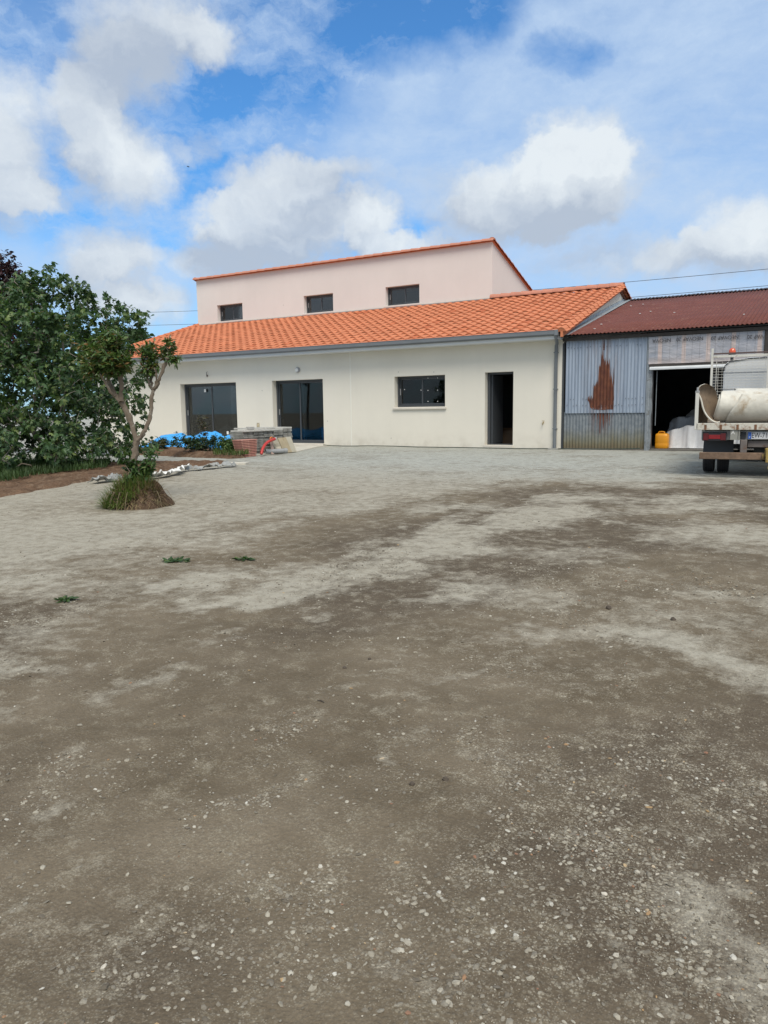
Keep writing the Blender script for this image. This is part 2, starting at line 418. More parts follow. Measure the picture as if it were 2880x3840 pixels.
# ------------------------------------------------------------------ ground
def build_ground():
    def axis(c0, lo, hi):
        a = [0.0]; st = .022
        pos = []
        t = 0
        while t < 400:
            pos.append(t); t += st; st = min(st * (1.012 if t < 9 else 1.06), 30)
        pos = np.array(pos)
        return np.concatenate([c0 - pos[::-1], (c0 + pos)[1:]])
    xs = axis(6.9, 0, 0); ys = axis(-18.6, 0, 0)
    X, Y = np.meshgrid(xs, ys); x = X.ravel(); y = Y.ravel()
    z = gz(x, y)
    rad = np.hypot(x - CAM[0], y - CAM[1])
    nearf = 1 - sstep(6, 13, rad)
    pale, blue, stony, damp = masks(x, y)
    z = z + nearf * (.011 * (fbm(x * 9, y * 9, 5, 4) - .5) + .006 * (vnoise(x * 33, y * 33, 15) - .5))
    z = z - .016 * tracks(x, y)
    z = z - .3 * sstep(60, 300, rad)
    n = len(xs); m = len(ys)
    I = np.arange(n * m).reshape(m, n)
    Fq = np.stack([I[:-1, :-1], I[:-1, 1:], I[1:, 1:], I[1:, :-1]], -1).reshape(-1, 4)
    me = mesh('ground', np.stack([x, y, z], -1), Fq, True)
    for nm, a in (('pale', pale), ('blue', blue), ('stony', stony), ('damp', damp)):
        at_ = me.attributes.new(nm, 'FLOAT', 'POINT'); at_.data.foreach_set('value', a.astype(np.float32))
    o = bpy.data.objects.new('ground', me); COL.objects.link(o); tag(o, kind='structure')
    mt, g, b, tc = newmat('packed_gravel')
    A = lambda nm: g.node('ShaderNodeAttribute', {'attribute_name': nm}).outputs['Fac']
    pale, blue, stony, damp = A('pale'), A('blue'), A('stony'), A('damp')
    n1 = g.noise(tc, 1.7, 6, .62); n2 = g.noise(tc, 9, 6, .65); n3 = g.noise(tc, 48, 5, .7); n4 = g.noise(tc, 190, 3, .7)
    v1 = g.node('ShaderNodeTexVoronoi', None, Vector=tc, Scale=85.0); v2 = g.node('ShaderNodeTexVoronoi', None, Vector=tc, Scale=190.0); v0 = g.node('ShaderNodeTexVoronoi', None, Vector=tc, Scale=38.0)
    dirt = g.mix(g.rng(n1, .32, .68), rgba((.112, .088, .058)), rgba((.182, .148, .104)))
    dirt = g.mix(g.math('MULTIPLY', damp, .6), dirt, rgba((.070, .053, .038)))
    dirt = g.mix(g.rng(n2, .52, .74, 0, .55), dirt, rgba((.215, .182, .124)))
    sand = g.mix(g.rng(n2, .3, .7), rgba((.270, .245, .192)), rgba((.385, .358, .295)))
    grav = g.mix(g.rng(n2, .3, .7), rgba((.285, .292, .260)), rgba((.420, .425, .385)))
    light = g.mix(blue, sand, grav)
    # the pale cover breaks into grains at its edge
    grain = g.math('ADD', g.math('MULTIPLY', n3, .55), g.math('MULTIPLY', n4, .45))
    f = g.rng(g.math('ADD', pale, g.math('MULTIPLY', g.math('SUBTRACT', g.math('ADD', g.math('MULTIPLY', n2, .5), g.math('MULTIPLY', grain, .5)), .5), 2.9)), .20, 1.0, 0, 1)
    base = g.mix(f, dirt, light)
    # small stones in the surface
    def chips(v, lo, hi, amt):
        sepc = g.node('ShaderNodeSeparateColor', None, i0=v.outputs['Color']).outputs
        pick = g.rng(sepc[0], lo, lo + .02)
        core = g.rng(v.outputs['Distance'], hi, hi * .55)
        return g.math('MULTIPLY', g.math('MULTIPLY', pick, core), amt), g.mix(sepc[1], rgba((.20, .175, .13)), rgba((.44, .40, .315)))
    sel = g.math('ADD', .30, g.math('MULTIPLY', stony, .6))
    a1, c1 = chips(v1, .55, .55, 1.0); a2_, c2 = chips(v2, .5, .6, 1.0); a0, c0 = chips(v0, .82, .42, 1.0)
    patch = g.rng(n2, .40, .62, .15, 1)
    base = g.mix(g.math('MULTIPLY', g.math('MULTIPLY', a2_, patch), g.math('ADD', .42, g.math('MULTIPLY', stony, .6))), base, c2)
    base = g.mix(g.math('MULTIPLY', g.math('MULTIPLY', a1, patch), g.math('ADD', .30, g.math('MULTIPLY', stony, .75))), base, c1)
    base = g.mix(g.math('MULTIPLY', g.math('MULTIPLY', a0, patch), g.math('MULTIPLY', stony, .7)), base, c0)
    k = g.rng(grain, .25, .75, .72, 1.28)
    base = g.mix(1.0, base, g.node('ShaderNodeCombineColor', None, i0=k, i1=k, i2=k).outputs[0], 'MULTIPLY')
    g.put(b.inputs['Base Color'], base); b.inputs['Roughness'].default_value = .95; b.inputs['Specular IOR Level'].default_value = .15
    h = g.math('ADD', g.math('MULTIPLY', n2, .35), g.math('MULTIPLY', n3, .35))
    h = g.math('ADD', h, g.math('MULTIPLY', g.math('SUBTRACT', 1.0, v1.outputs['Distance']), .18)); h = g.math('ADD', h, g.math('MULTIPLY', n4, .12))
    g.put(b.inputs['Normal'], g.bump(h, .8, .022))
    me.materials.append(mt)

ICO = None
def ico():
    t = (1 + 5 ** .5) / 2
    V = np.array([(-1, t, 0), (1, t, 0), (-1, -t, 0), (1, -t, 0), (0, -1, t), (0, 1, t), (0, -1, -t), (0, 1, -t), (t, 0, -1), (t, 0, 1), (-t, 0, -1), (-t, 0, 1)], float)
    V /= np.linalg.norm(V[0])
    Fc = np.array([(0, 11, 5), (0, 5, 1), (0, 1, 7), (0, 7, 10), (0, 10, 11), (1, 5, 9), (5, 11, 4), (11, 10, 2), (10, 7, 6), (7, 1, 8), (3, 9, 4), (3, 4, 2), (3, 2, 6), (3, 6, 8), (3, 8, 9), (4, 9, 5), (2, 4, 11), (6, 2, 10), (8, 6, 7), (9, 8, 1)])
    return V, Fc
def rotz(a):
    c_, s_ = np.cos(a), np.sin(a); z = np.zeros_like(a); o = np.ones_like(a)
    return np.stack([np.stack([c_, -s_, z], -1), np.stack([s_, c_, z], -1), np.stack([z, z, o], -1)], -2)
def roty(a):
    c_, s_ = np.cos(a), np.sin(a); z = np.zeros_like(a); o = np.ones_like(a)
    return np.stack([np.stack([c_, z, s_], -1), np.stack([z, o, z], -1), np.stack([-s_, z, c_], -1)], -2)
def rotx(a):
    c_, s_ = np.cos(a), np.sin(a); z = np.zeros_like(a); o = np.ones_like(a)
    return np.stack([np.stack([o, z, z], -1), np.stack([z, c_, -s_], -1), np.stack([z, s_, c_], -1)], -2)
def scatter(T, TF, pos, rot, sc):
    """many copies of a little template as one vertex / face array"""
    N = len(pos); k = len(T)
    sc = np.asarray(sc, float)
    if sc.ndim == 1: sc = sc[:, None].repeat(3, 1)
    V = np.einsum('nij,nkj->nki', rot, T[None] * sc[:, None, :]) + pos[:, None, :]
    Fc = TF[None] + (np.arange(N) * k)[:, None, None]
    return V.reshape(-1, 3), Fc.reshape(-1, TF.shape[1])

def stones():
    V0, F0 = ico(); allV = []; allF = []; n0 = 0
    for (r0, r1, dens, smin, smax) in ((1.0, 3.2, 13000, .0013, .0098), (3.2, 7, 1500, .0026, .0105), (7, 16, 90, .006, .012)):
        area = .5 * R(84) * (r1 * r1 - r0 * r0); N = int(area * dens)
        a = RNG.uniform(-R(42), R(42), N); r = np.sqrt(RNG.uniform(r0 * r0, r1 * r1, N))
        x = CAM[0] + r * (np.sin(a) * _rt[0] + np.cos(a) * _fw[0]); y = CAM[1] + r * (np.sin(a) * _rt[1] + np.cos(a) * _fw[1])
        pale, blue, stony, damp = masks(x, y)
        sz = smin * (smax / smin) ** (RNG.random(N) ** (2.9 - 1.0 * stony))
        cl = fbm(x * 3.2, y * 3.2, 131)
        keep = RNG.random(N) < np.clip((.15 + .65 * stony + .22 * pale) * sstep(.34, .62, cl + .12 * stony) * 1.25 + .03, 0, 1)
        x, y, sz = x[keep], y[keep], sz[keep]; N = len(x)
        z = gz(x, y) + (1 - sstep(6, 13, np.hypot(x - CAM[0], y - CAM[1]))) * (.011 * (fbm(x * 9, y * 9, 5, 4) - .5) + .006 * (vnoise(x * 33, y * 33, 15) - .5))
        sc = sz[:, None] * np.stack([RNG.uniform(.8, 1.5, N), RNG.uniform(.7, 1.1, N), RNG.uniform(.3, .62, N)], -1)
        rot = rotz(RNG.uniform(0, 6.28, N)) @ rotx(RNG.normal(0, .25, N)) @ roty(RNG.normal(0, .25, N))
        jit = 1 + RNG.normal(0, .17, (N, 12, 3))
        V = np.einsum('nij,nkj->nki', rot, V0[None] * jit * sc[:, None, :]) + np.stack([x, y, z + sc[:, 2] * .08], -1)[:, None, :]
        allV.append(V.reshape(-1, 3)); allF.append((F0[None] + (np.arange(N) * 12)[:, None, None] + n0).reshape(-1, 3)); n0 += N * 12
    m, g, b, tc = newmat('loose_stone')
    rnd = g.node('ShaderNodeNewGeometry').outputs['Random Per Island']
    cc = g.ramp(rnd, [(0, (.115, .098, .073)), (.25, (.175, .152, .118)), (.5, (.245, .222, .178)), (.74, (.31, .28, .222)), (.92, (.39, .36, .29)), (.975, (.54, .52, .46)), (.986, (.42, .29, .14)), (.995, (.26, .14, .09))])
    cc = g.mix(g.rng(g.noise(tc, 120, 3), .45, .7, 0, .5), cc, rgba((.14, .12, .095)))
    g.put(b.inputs['Base Color'], cc); b.inputs['Roughness'].default_value = .9; b.inputs['Specular IOR Level'].default_value = .2
    o = obj('gravel', (np.concatenate(allV), np.concatenate(allF)), m)
    tag(o, kind='stuff')
build_ground(); stones()

# ------------------------------------------------------------------ shared materials
def stucco(name, col):
    m, g, b, tc = newmat(name)
    n = g.noise(tc, .55, 5, .6); n2 = g.noise(g.vmath('MULTIPLY', tc, (3.5, 3.5, .35)), 1.0, 5, .6); n3 = g.noise(tc, 130, 3, .7)
    k = g.math('MULTIPLY', g.rng(n, .3, .7, .955, 1.03), g.rng(n2, .35, .75, 1.006, .985)); k = g.math('MULTIPLY', k, g.rng(n3, .3, .7, .96, 1.04))
    cc = g.mix(1.0, rgba(col), g.node('ShaderNodeCombineColor', None, i0=k, i1=k, i2=k).outputs[0], 'MULTIPLY')
    zz = g.node('ShaderNodeSeparateXYZ', None, i0=tc).outputs[2]
    sp = g.math('MULTIPLY', g.rng(zz, .42, .02, 0, 1), g.rng(g.noise(tc, 3.0, 5), .42, .7, 0, .32))   # splashed dirt on the plinth
    cc = g.mix(sp, cc, rgba((.36, .31, .24)))
    g.put(b.inputs['Base Color'], cc); b.inputs['Roughness'].default_value = .92; b.inputs['Specular IOR Level'].default_value = .2
    g.put(b.inputs['Normal'], g.bump(n3, .35, .004))
    return m
CREAM = stucco('cream_render', (.715, .678, .592)); PINK = stucco('pinkish_render', (.685, .648, .618))
ANTH = mat('anthracite_aluminium', (.058, .064, .072), .42, .06, 3, spec=.5)
ZINC = mat('grey_gutter_metal', (.165, .18, .195), .45, .08, 2, spec=.5)
SOFF = mat('pale_soffit', (.66, .68, .68), .6, .04, 2)
SILLM = mat('pale_cast_sill', (.60, .56, .49), .85, .08, 5, bs=80, bst=.2)
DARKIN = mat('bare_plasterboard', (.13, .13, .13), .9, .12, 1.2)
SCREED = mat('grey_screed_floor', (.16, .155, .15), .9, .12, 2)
GLASS = glassmat('window_glass', (.62, .65, .66)); GLASSU = glassmat('upper_window_glass', (.62, .65, .66), 2.2)
WHITE = mat('white_plastic', (.75, .75, .73), .5, .05, 3)
def tilemat():
    m, g, b, tc = newmat('terracotta_tile')
    rnd = g.node('ShaderNodeNewGeometry').outputs['Random Per Island']
    cc = g.ramp(rnd, [(0, (.52, .185, .092)), (.5, (.53, .190, .095)), (.97, (.54, .195, .098)), (.99, (.50, .155, .070)), (1, (.40, .11, .05))])
    n = g.noise(tc, 1.3, 5); n2 = g.noise(tc, 26, 5, .65)
    k = g.math('MULTIPLY', g.rng(n, .3, .7, .9, 1.1), g.rng(n2, .3, .7, .88, 1.12))
    cc = g.mix(1.0, cc, g.node('ShaderNodeCombineColor', None, i0=k, i1=k, i2=k).outputs[0], 'MULTIPLY')
    cc = g.mix(g.rng(g.noise(tc, 7, 5), .6, .8, 0, .25), cc, rgba((.55, .27, .15)))
    g.put(b.inputs['Base Color'], cc); b.inputs['Roughness'].default_value = .82; b.inputs['Specular IOR Level'].default_value = .25
    g.put(b.inputs['Normal'], g.bump(n2, .3, .004))
    return m
TILE = tilemat(); CAPM = mat('ridge_terracotta', (.47, .205, .140), .8, .10, 3, spec=.25, bs=26, bst=.25, fine=.08, fs=26)
SOILM = mat('turned_soil', (.125, .078, .050), .97, .3, 3, spec=.1, bs=22, bst=.9, bd=.03, fine=.3, fs=40, dirt=(.20, .145, .10), ds=9, da=.45)

# ------------------------------------------------------------------ house
ZT = 2.15
XL, XR = -17.8, 1.455             # facade ends
ROOFK = .305
def zr(y): return 3.105 + ROOFK * (y + .5)        # tile bed of the front slope
HOUSE = empty('house', (-8, 3, 0), 'new single storey cream house with orange tiled roof and pinkish upper storey', 'house')
def wall_holes(x0, x1, z0, z1, holes, y, th):
    """wall in the plane y (outer face), with rectangular openings and their reveals"""
    m = MB()
    xs = sorted({x0, x1, *[h[0] for h in holes], *[h[1] for h in holes]}); zs = sorted({z0, z1, *[h[2] for h in holes], *[h[3] for h in holes]})
    inh = lambda a, b: any(h[0] < a < h[1] and h[2] < b < h[3] for h in holes)
    for a, b in zip(xs[:-1], xs[1:]):
        for c_, d in zip(zs[:-1], zs[1:]):
            if inh((a + b) / 2, (c_ + d) / 2): continue
            m.add([(a, y, c_), (b, y, c_), (b, y, d), (a, y, d)], [(0, 1, 2, 3)])
            m.add([(a, y + th, c_), (b, y + th, c_), (b, y + th, d), (a, y + th, d)], [(3, 2, 1, 0)])
    for (a, b, c_, d) in holes:
        m.add([(a, y, c_), (b, y, c_), (b, y, d), (a, y, d), (a, y + th, c_), (b, y + th, c_), (b, y + th, d), (a, y + th, d)],
              [(0, 4, 5, 1), (1, 5, 6, 2), (2, 6, 7, 3), (3, 7, 4, 0)])
    m.add([(x0, y, z0), (x1, y, z0), (x1, y, z1), (x0, y, z1), (x0, y + th, z0), (x1, y + th, z0), (x1, y + th, z1), (x0, y + th, z1)],
          [(0, 1, 5, 4), (1, 2, 6, 5), (2, 3, 7, 6), (3, 0, 4, 7)])
    return m
P1 = (-13.21, -10.46, 0.02, ZT); P2H = (-8.82, -6.68, 0.0, ZT); W3 = (-3.94, -2.18, 1.18, ZT - .02); DR = (-.88, 0.0, .03, ZT); W4 = (-17.45, -16.1, .95, ZT)
front = wall_holes(XL, XR, -.4, zr(0) - .06, [P1, P2H, W3, DR, W4], 0, .34)
obj('front_wall', front, CREAM, HOUSE)
# gable walls follow the roof
for xx, nm in ((XR, 'gable_wall'), (XL, 'gable_wall')):
    sgn = -1 if xx > 0 else 1
    zz = lambda y: (zr(y) if y < 6.1 else zr(6.1) - ROOFK * (y - 6.1)) - .06
    poly = [(.34, -.4), (12.6, -.4), (12.6, zz(12.6)), (6.1, zz(6.1)), (.34, zz(.34))]
    obj(nm, MB().prism(poly, 'x', xx + sgn * .3, xx), CREAM, HOUSE)
obj('back_wall', MB().box((XL + .3, 12.3, -.4), (XR - .3, 12.6, 3.05)), CREAM, HOUSE)
obj('joint_strip', MB().box((-5.60, -.006, -.12), (-5.565, .004, zr(0) - .08)), mat('pale_joint', (.74, .72, .65), .8, .03), HOUSE)
# inside: floor, ceiling, partitions
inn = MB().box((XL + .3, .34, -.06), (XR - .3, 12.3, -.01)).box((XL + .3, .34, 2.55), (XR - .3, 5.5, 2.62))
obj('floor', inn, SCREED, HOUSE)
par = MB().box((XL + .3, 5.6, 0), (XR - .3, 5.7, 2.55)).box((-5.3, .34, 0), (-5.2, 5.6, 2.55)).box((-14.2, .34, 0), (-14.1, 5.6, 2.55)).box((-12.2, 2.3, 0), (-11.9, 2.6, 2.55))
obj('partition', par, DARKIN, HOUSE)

def make_window(op, y, name, back=.2, mid=.5, sashes=True, fr=.055, handle=True, sill=True, sillm=SILLM, midw=.05):
    """aluminium slider: frame with two leaves; panes, sill and handle hang under it"""
    x0, x1, z0, z1 = op
    m = MB(); yy = y + back
    def rect(a, b, c_, d, w, ya, yb):
        m.box((a, ya, c_), (a + w, yb, d)); m.box((b - w, ya, c_), (b, yb, d)); m.box((a + w, ya, c_), (b - w, yb, c_ + w)); m.box((a + w, ya, d - w), (b - w, yb, d))
    rect(x0 + .002, x1 - .002, z0 + .002, z1 - .002, fr, yy, yy + .09)
    xm = x0 + (x1 - x0) * mid
    a0, b0 = x0 + fr + .004, xm + midw / 2; a1, b1 = xm - midw / 2, x1 - fr - .004
    c0, d0 = z0 + fr + .004, z1 - fr - .004
    rect(a0, b0, c0, d0, .048, yy + .052, yy + .084); rect(a1, b1, c0, d0, .048, yy + .012, yy + .044)
    w = obj(name, m, ANTH, HOUSE, bevel=.004, bseg=1)
    for (a, b, ya) in ((a0, b0, yy + .066), (a1, b1, yy + .026)):
        obj('pane', MB().box((a + .046, ya, c0 + .046), (b - .046, ya + .006, d0 - .046)), GLASSU if y > 1 else GLASS, w)
    if handle:
        obj('handle', MB().box((a0 + .012, yy + .026, (c0 + d0) / 2 - .1), (a0 + .034, yy + .05, (c0 + d0) / 2 + .1)), mat('satin_handle', (.5, .5, .5), .35, .02, metal=.6), w)
    if sill:
        obj('sill', MB().prism([(y - .06, z0 - .075), (y - .06, z0 - .02), (yy - .003, z0 - .003), (yy - .003, z0 - .06), (y - .003, z0 - .075)], 'x', x0 - .05, x1 + .05), sillm, w, bevel=.006)
    return w
pd1 = make_window(P1, 0, 'patio_door', .22, .5, sill=False, fr=.06, midw=.09)
pd2 = make_window(P2H, 0, 'patio_door', .22, .5, sill=False, fr=.06, midw=.16)
w3 = make_window(W3, 0, 'window', .2, .5)
w4 = make_window(W4, 0, 'window', .2, .5)
for w, op in ((pd1, P1), (pd2, P2H)):
    obj('threshold', MB().box((op[0] - .03, -.10, op[2] - .07), (op[1] + .03, .30, op[2] - .004)), SILLM, w, bevel=.006)
def dot(p, sx, sz, m, par, nm='sticker'): return obj(nm, MB().box((p[0] - sx, p[1] - .004, p[2] - sz), (p[0] + sx, p[1], p[2] + sz)), m, par)
for px, py in ((769, 1465), (854, 1623)):
    q = hit(px, py, 'y', .235); dot(q, .045, .055, WHITE, pd1)
for px, py in ((1517, 1461), (1579, 1463), (1605, 1464), (1641, 1463), (1605, 1505), (1641, 1505), (1605, 1418), (1641, 1417)):
    q = hit(px, py, 'y', .215); dot(q, .012, .012, WHITE, w3)
# open doorway: frame with the leaf swung inside
m = MB(); x0, x1, z0, z1 = DR
m.box((x0 + .002, .20, z0), (x0 + .075, .29, z1)); m.box((x1 - .055, .20, z0), (x1 - .002, .29, z1)); m.box((x0 + .075, .20, z1 - .06), (x1 - .055, .29, z1 - .002)); m.box((x0 + .075, .2, z0), (x1 - .055, .29, z0 + .03))
dfr = obj('door_frame', m, ANTH, HOUSE, bevel=.004, bseg=1)
obj('door_leaf', MB().box((x0 + .08, .30, z0 + .035), (x0 + .13, 1.12, z1 - .07)), ANTH, dfr)
obj('threshold', MB().box((x0 - .02, -.06, z0 - .08), (x1 + .02, .2, z0 - .003)), SILLM, dfr, bevel=.006)

# --- lower tiled roof, one island per tile
TW, TL = .322, .381
XV0, XV1 = -17.95, 1.555
def tile_slope(x0, x1, ya, yb, zf, tw=TW, tl=TL, clipf=None):
    prof = []
    for k in range(11):
        t = k / 10
        if t < .3: u = t / .3 * .30; h = .020 - .004 * math.sin(u / .30 * math.pi)
        else:
            q = (t - .3) / .7; u = .30 + q * .76; h = .020 + .044 * math.sin(math.pi * q) ** .85
        prof.append((u, h))
    V = []; Fc = []; ncol = int(math.ceil((x1 - x0) / tw)); L = math.hypot(1, ROOFK)
    dy = tl / L; nrow = int(math.ceil((yb - ya) / dy))
    for r in range(nrow):
        for c_ in range(ncol):
            jx, jz, jr = random.gauss(0, .004), random.gauss(0, .0025), random.gauss(0, .006)
            n0 = len(V)
            y_lo = ya + r * dy; y_hi = min(y_lo + dy * 1.10, yb)
            for (yy, lift, taper) in ((y_lo, .026, 1.10), (y_hi, .0, .88)):
                for u, h in prof:
                    V.append((x0 + (c_ + u) * tw + jx + jr * (yy - y_lo), yy, zf(yy) + lift + h * taper + jz))
            for u, h in prof:
                V.append((x0 + (c_ + u) * tw + jx, y_lo + .004, zf(y_lo) + .026 + h * 1.10 + jz - .022))
            n = len(prof)
            for k in range(n - 1):
                Fc.append((n0 + k, n0 + k + 1, n0 + n + k + 1, n0 + n + k))
                Fc.append((n0 + 2 * n + k, n0 + 2 * n + k + 1, n0 + k + 1, n0 + k))
    return V, Fc
V, Fc = tile_slope(XV0, XV1 - .02, -.56, 6.02, zr)
roof = obj('tiled_roof', (V, Fc), TILE, HOUSE, smooth=True, sharp=50)
V2, F2 = tile_slope(-3.15, XV1 - .02, -12.8, -6.18, lambda y: zr(6.1) - ROOFK * (-y - 6.1))
V2 = [(-1.55 - v[0], -v[1], v[2]) for v in V2]
obj('tiled_roof', (V2, F2), TILE, HOUSE, smooth=True, sharp=50)
# roof deck under the tiles
obj('roof_deck', MB().prism([(-.5, zr(-.5) - .045), (6.1, zr(6.1) - .10), (12.75, zr(6.1) - ROOFK * 6.65 - .10), (12.75, zr(6.1) - ROOFK * 6.65 - .02), (6.1, zr(6.1) - .02), (-.5, zr(-.5) - .02)], 'x', XL - .1, XR + .06), mat('deck_brown', (.16, .07, .045), .9), HOUSE)
def caps(p0, p1, r, seg=.40, flat=.75, upv=(0, 0, 1), arc=math.pi):
    """a run of overlapping half-round ridge tiles"""
    p0 = np.array(p0, float); p1 = np.array(p1, float); L = np.linalg.norm(p1 - p0); t = (p1 - p0) / L; n = int(round(L / seg)); m = MB()
    u = np.array(upv, float); u -= t * (u @ t); u /= np.linalg.norm(u); w = np.cross(t, u)
    for i in range(n):
        a = p0 + t * L * i / n; b = p0 + t * (L * (i + 1) / n + .04)
        V = []
        for q, rr, lift in ((a, r * 1.06, random.gauss(.012, .003)), (b, r * .94, 0)):
            for k in range(11):
                an = math.pi / 2 - arc / 2 + arc * k / 10
                V.append(q + w * rr * math.cos(an) + u * (flat * rr * math.sin(an) + lift))
        for k in range(11):
            V.append(V[k] - u * .016)
        m.add(V, [(k, k + 1, 11 + k + 1, 11 + k) for k in range(10)] + [(22 + k, 22 + k + 1, k + 1, k) for k in range(10)])
    e0 = [p0 + w * r * 1.06 * math.cos(math.pi / 2 - arc / 2 + arc * k / 10) + u * (flat * r * 1.06 * math.sin(math.pi / 2 - arc / 2 + arc * k / 10) + .008) + t * .006 for k in range(11)]
    m.add(e0, [tuple(range(11))])
    return m
obj('ridge_cap', caps((-3.2, 6.1, zr(6.1) + .03), (XV1 + .03, 6.1, zr(6.1) + .03), .20), CAPM, HOUSE, smooth=True, sharp=50)
for xx in (XV1, XV0 + .02):
    obj('verge_cap', caps((xx, -.56, zr(-.56) + .035), (xx, 6.12, zr(6.12) + .035), .105, TL, 1.0), TILE, HOUSE, smooth=True, sharp=50)
obj('verge_cap', caps((XV1, 12.7, zr(6.1) - ROOFK * 6.6 + .03), (XV1, 6.1, zr(6.1) + .03), .105, TL, 1.0), TILE, HOUSE, smooth=True, sharp=50)
for xx, d in ((XV1, 1), (XV0, -1)):   # barge under the verge tiles
    obj('verge_board', MB().prism([(-.56, zr(-.56) - .10), (-.56, zr(-.56) + .05), (6.1, zr(6.1) + .05), (6.1, zr(6.1) - .08)], 'x', xx - .02, xx + .045 * d if d > 0 else xx - .085), TILE, HOUSE)
# gutter, fascia, soffit, downpipe
gz0 = 3.055
pr = [(-.44, gz0 + .12), (-.44, gz0), (-.46, gz0 - .012), (-.555, gz0 - .012), (-.585, gz0 + .02), (-.59, gz0 + .115), (-.60, gz0 + .122), (-.575, gz0 + .128), (-.572, gz0 + .03), (-.55, gz0 + .003), (-.457, gz0 + .003), (-.455, gz0 + .12)]
obj('gutter', MB().prism(pr, 'x', XV0, 1.47), ZINC, HOUSE)
obj('soffit', MB().prism([(-.475, 2.955), (-.003, 2.955), (-.003, 3.0), (-.475, 3.038)], 'x', XL - .1, 1.44), SOFF, HOUSE)
m = MB().tube([(1.40, -.52, 3.06), (1.40, -.52, 2.99), (1.30, -.10, 2.86), (1.27, -.065, 2.80), (1.27, -.065, -.02)], .048, 10)
dp = obj('downpipe', m, ZINC, HOUSE, smooth=True, sharp=50)
obj('gutter_end', MB().box((1.38, -.60, gz0 - .016), (1.475, -.436, gz0 + .13)), ZINC, HOUSE)
for zz in (.5, 1.6, 2.6): obj('pipe_clip', MB().box((1.215, -.12, zz), (1.325, -.001, zz + .03)), ZINC, dp)
obj('drain_box', MB().box((1.13, -.26, -.09), (1.42, .0 - .003, -.03)), mat('grey_concrete', (.30, .30, .28), .9, .15, 8, bs=40), HOUSE, bevel=.01)

# --- upper storey
UY, UL, UR, UT = 6.0, -17.93, -3.15, 7.20
U1 = (-16.70, -15.19, 5.225, 5.96); U2 = (-11.77, -10.26, 5.225, 5.96); U3 = (-7.72, -6.19, 5.225, 5.96)
obj('upper_front_wall', wall_holes(UL, UR, 4.6, UT, [U1, U2, U3], UY, .34), PINK, HOUSE)
zu = lambda y: UT - .31 * (y - UY)
for xx in (UR, UL):
    d = -.3 if xx == UR else .3
    obj('upper_side_wall', MB().prism([(UY + .34, 2.8), (12.6, 2.8), (12.6, zu(12.6)), (UY + .34, zu(UY + .34))], 'x', xx + d, xx), PINK, HOUSE)
obj('upper_floor', MB().box((UL + .3, 6.34, 4.5), (UR - .3, 12.3, 4.6)), SCREED, HOUSE)
obj('partition', MB().box((UL + .3, 9.0, 4.6), (UR - .3, 9.1, 6.2)).box((-13.5, 6.34, 4.6), (-13.4, 9, 6.5)).box((-9, 6.34, 4.6), (-8.9, 9, 6.5)), DARKIN, HOUSE)
obj('upper_roof', MB().prism([(UY - .03, UT - .02), (UY - .03, UT + .03), (12.9, zu(12.9) + .05), (12.9, zu(12.9) - .02)], 'x', UL - .05, UR + .05), TILE, HOUSE)
for op in (U1, U2, U3):
    make_window(op, UY, 'window', .2, .52, sillm=mat('pinkish_sill', (.60, .53, .49), .85, .06, 5))
obj('coping', caps((UL - .06, UY - .02, UT - .015), (UR + .06, UY - .02, UT - .015), .15, .42, .72), CAPM, HOUSE, smooth=True, sharp=50)
obj('coping', caps((UR + .01, UY - .1, UT + .02), (UR + .01, 12.8, zu(12.8) - .01), .115, .40, .8), CAPM, HOUSE, smooth=True, sharp=50)
obj('coping', caps((UL - .01, UY - .1, UT + .02), (UL - .01, 12.8, zu(12.8) - .01), .115, .40, .8), CAPM, HOUSE, smooth=True, sharp=50)
obj('flashing', MB().box((UL, UY - .05, zr(UY) + .02), (UR + .02, UY - .003, zr(UY) + .065)), mat('lead_strip', (.22, .20, .19), .6, .1), HOUSE)
obj('plinth_band', MB().box((UL + .01, UY - .012, zr(UY) + .065), (UR - .01, UY - .002, zr(UY) + .14)), mat('pale_band', (.68, .64, .59), .9, .05), HOUSE)
# small fittings
q = hit(1116, 1387, 'y', -.03)
fit = obj('wall_lamp', MB().tube([q + [0, .028, 0], q + [0, -.03, 0]], .085, 18), mat('lamp_grey', (.30, .31, .33), .4, .05), HOUSE, smooth=True, sharp=40)
obj('lamp_face', MB().tube([q + [-.012, -.032, -.005], q + [-.012, -.05, -.005]], .062, 18), WHITE, fit, smooth=True, sharp=40)
q = hit(776, 1400, 'y', -.03)
wl = obj('light_cable', MB().tube([q + [0, .03, .06], q + [0, -.02, .03], q + [.01, -.03, -.03], q + [-.005, -.02, -.06]], .009, 6), mat('cable_grey', (.10, .10, .10), .5), HOUSE, smooth=True)
obj('bulb_holder', MB().lathe([(0, -.12), (.026, -.118), (.03, -.07), (.012, -.05), (0, -.05)], q, 10), mat('socket_brown', (.16, .13, .11), .5), wl, smooth=True)
q = hit(663, 1625, 'y', 0); sk = obj('outdoor_socket', MB().box((q[0] - .05, -.055, q[2] - .065), (q[0] + .05, -.001, q[2] + .065)), mat('socket_grey', (.25, .26, .26), .5), HOUSE, bevel=.012)
obj('socket_lid', MB().box((q[0] - .035, -.066, q[2] - .03), (q[0] + .035, -.056, q[2] + .045)), mat('lid_grey', (.4, .41, .41), .5), sk, bevel=.004)
q = hit(2039, 1585, 'y', 0); tp = obj('tap', MB().tube([q, q + [0, -.06, 0], q + [0, -.085, -.01], q + [0, -.09, -.06]], .012, 8).tube([q + [0, -.05, .0], q + [0, -.05, .05]], .008, 6).box(q + [-.035, -.06, .045], q + [.035, -.04, .057]), mat('brass', (.42, .30, .12), .35, .1, metal=.8), HOUSE, smooth=True, sharp=40)
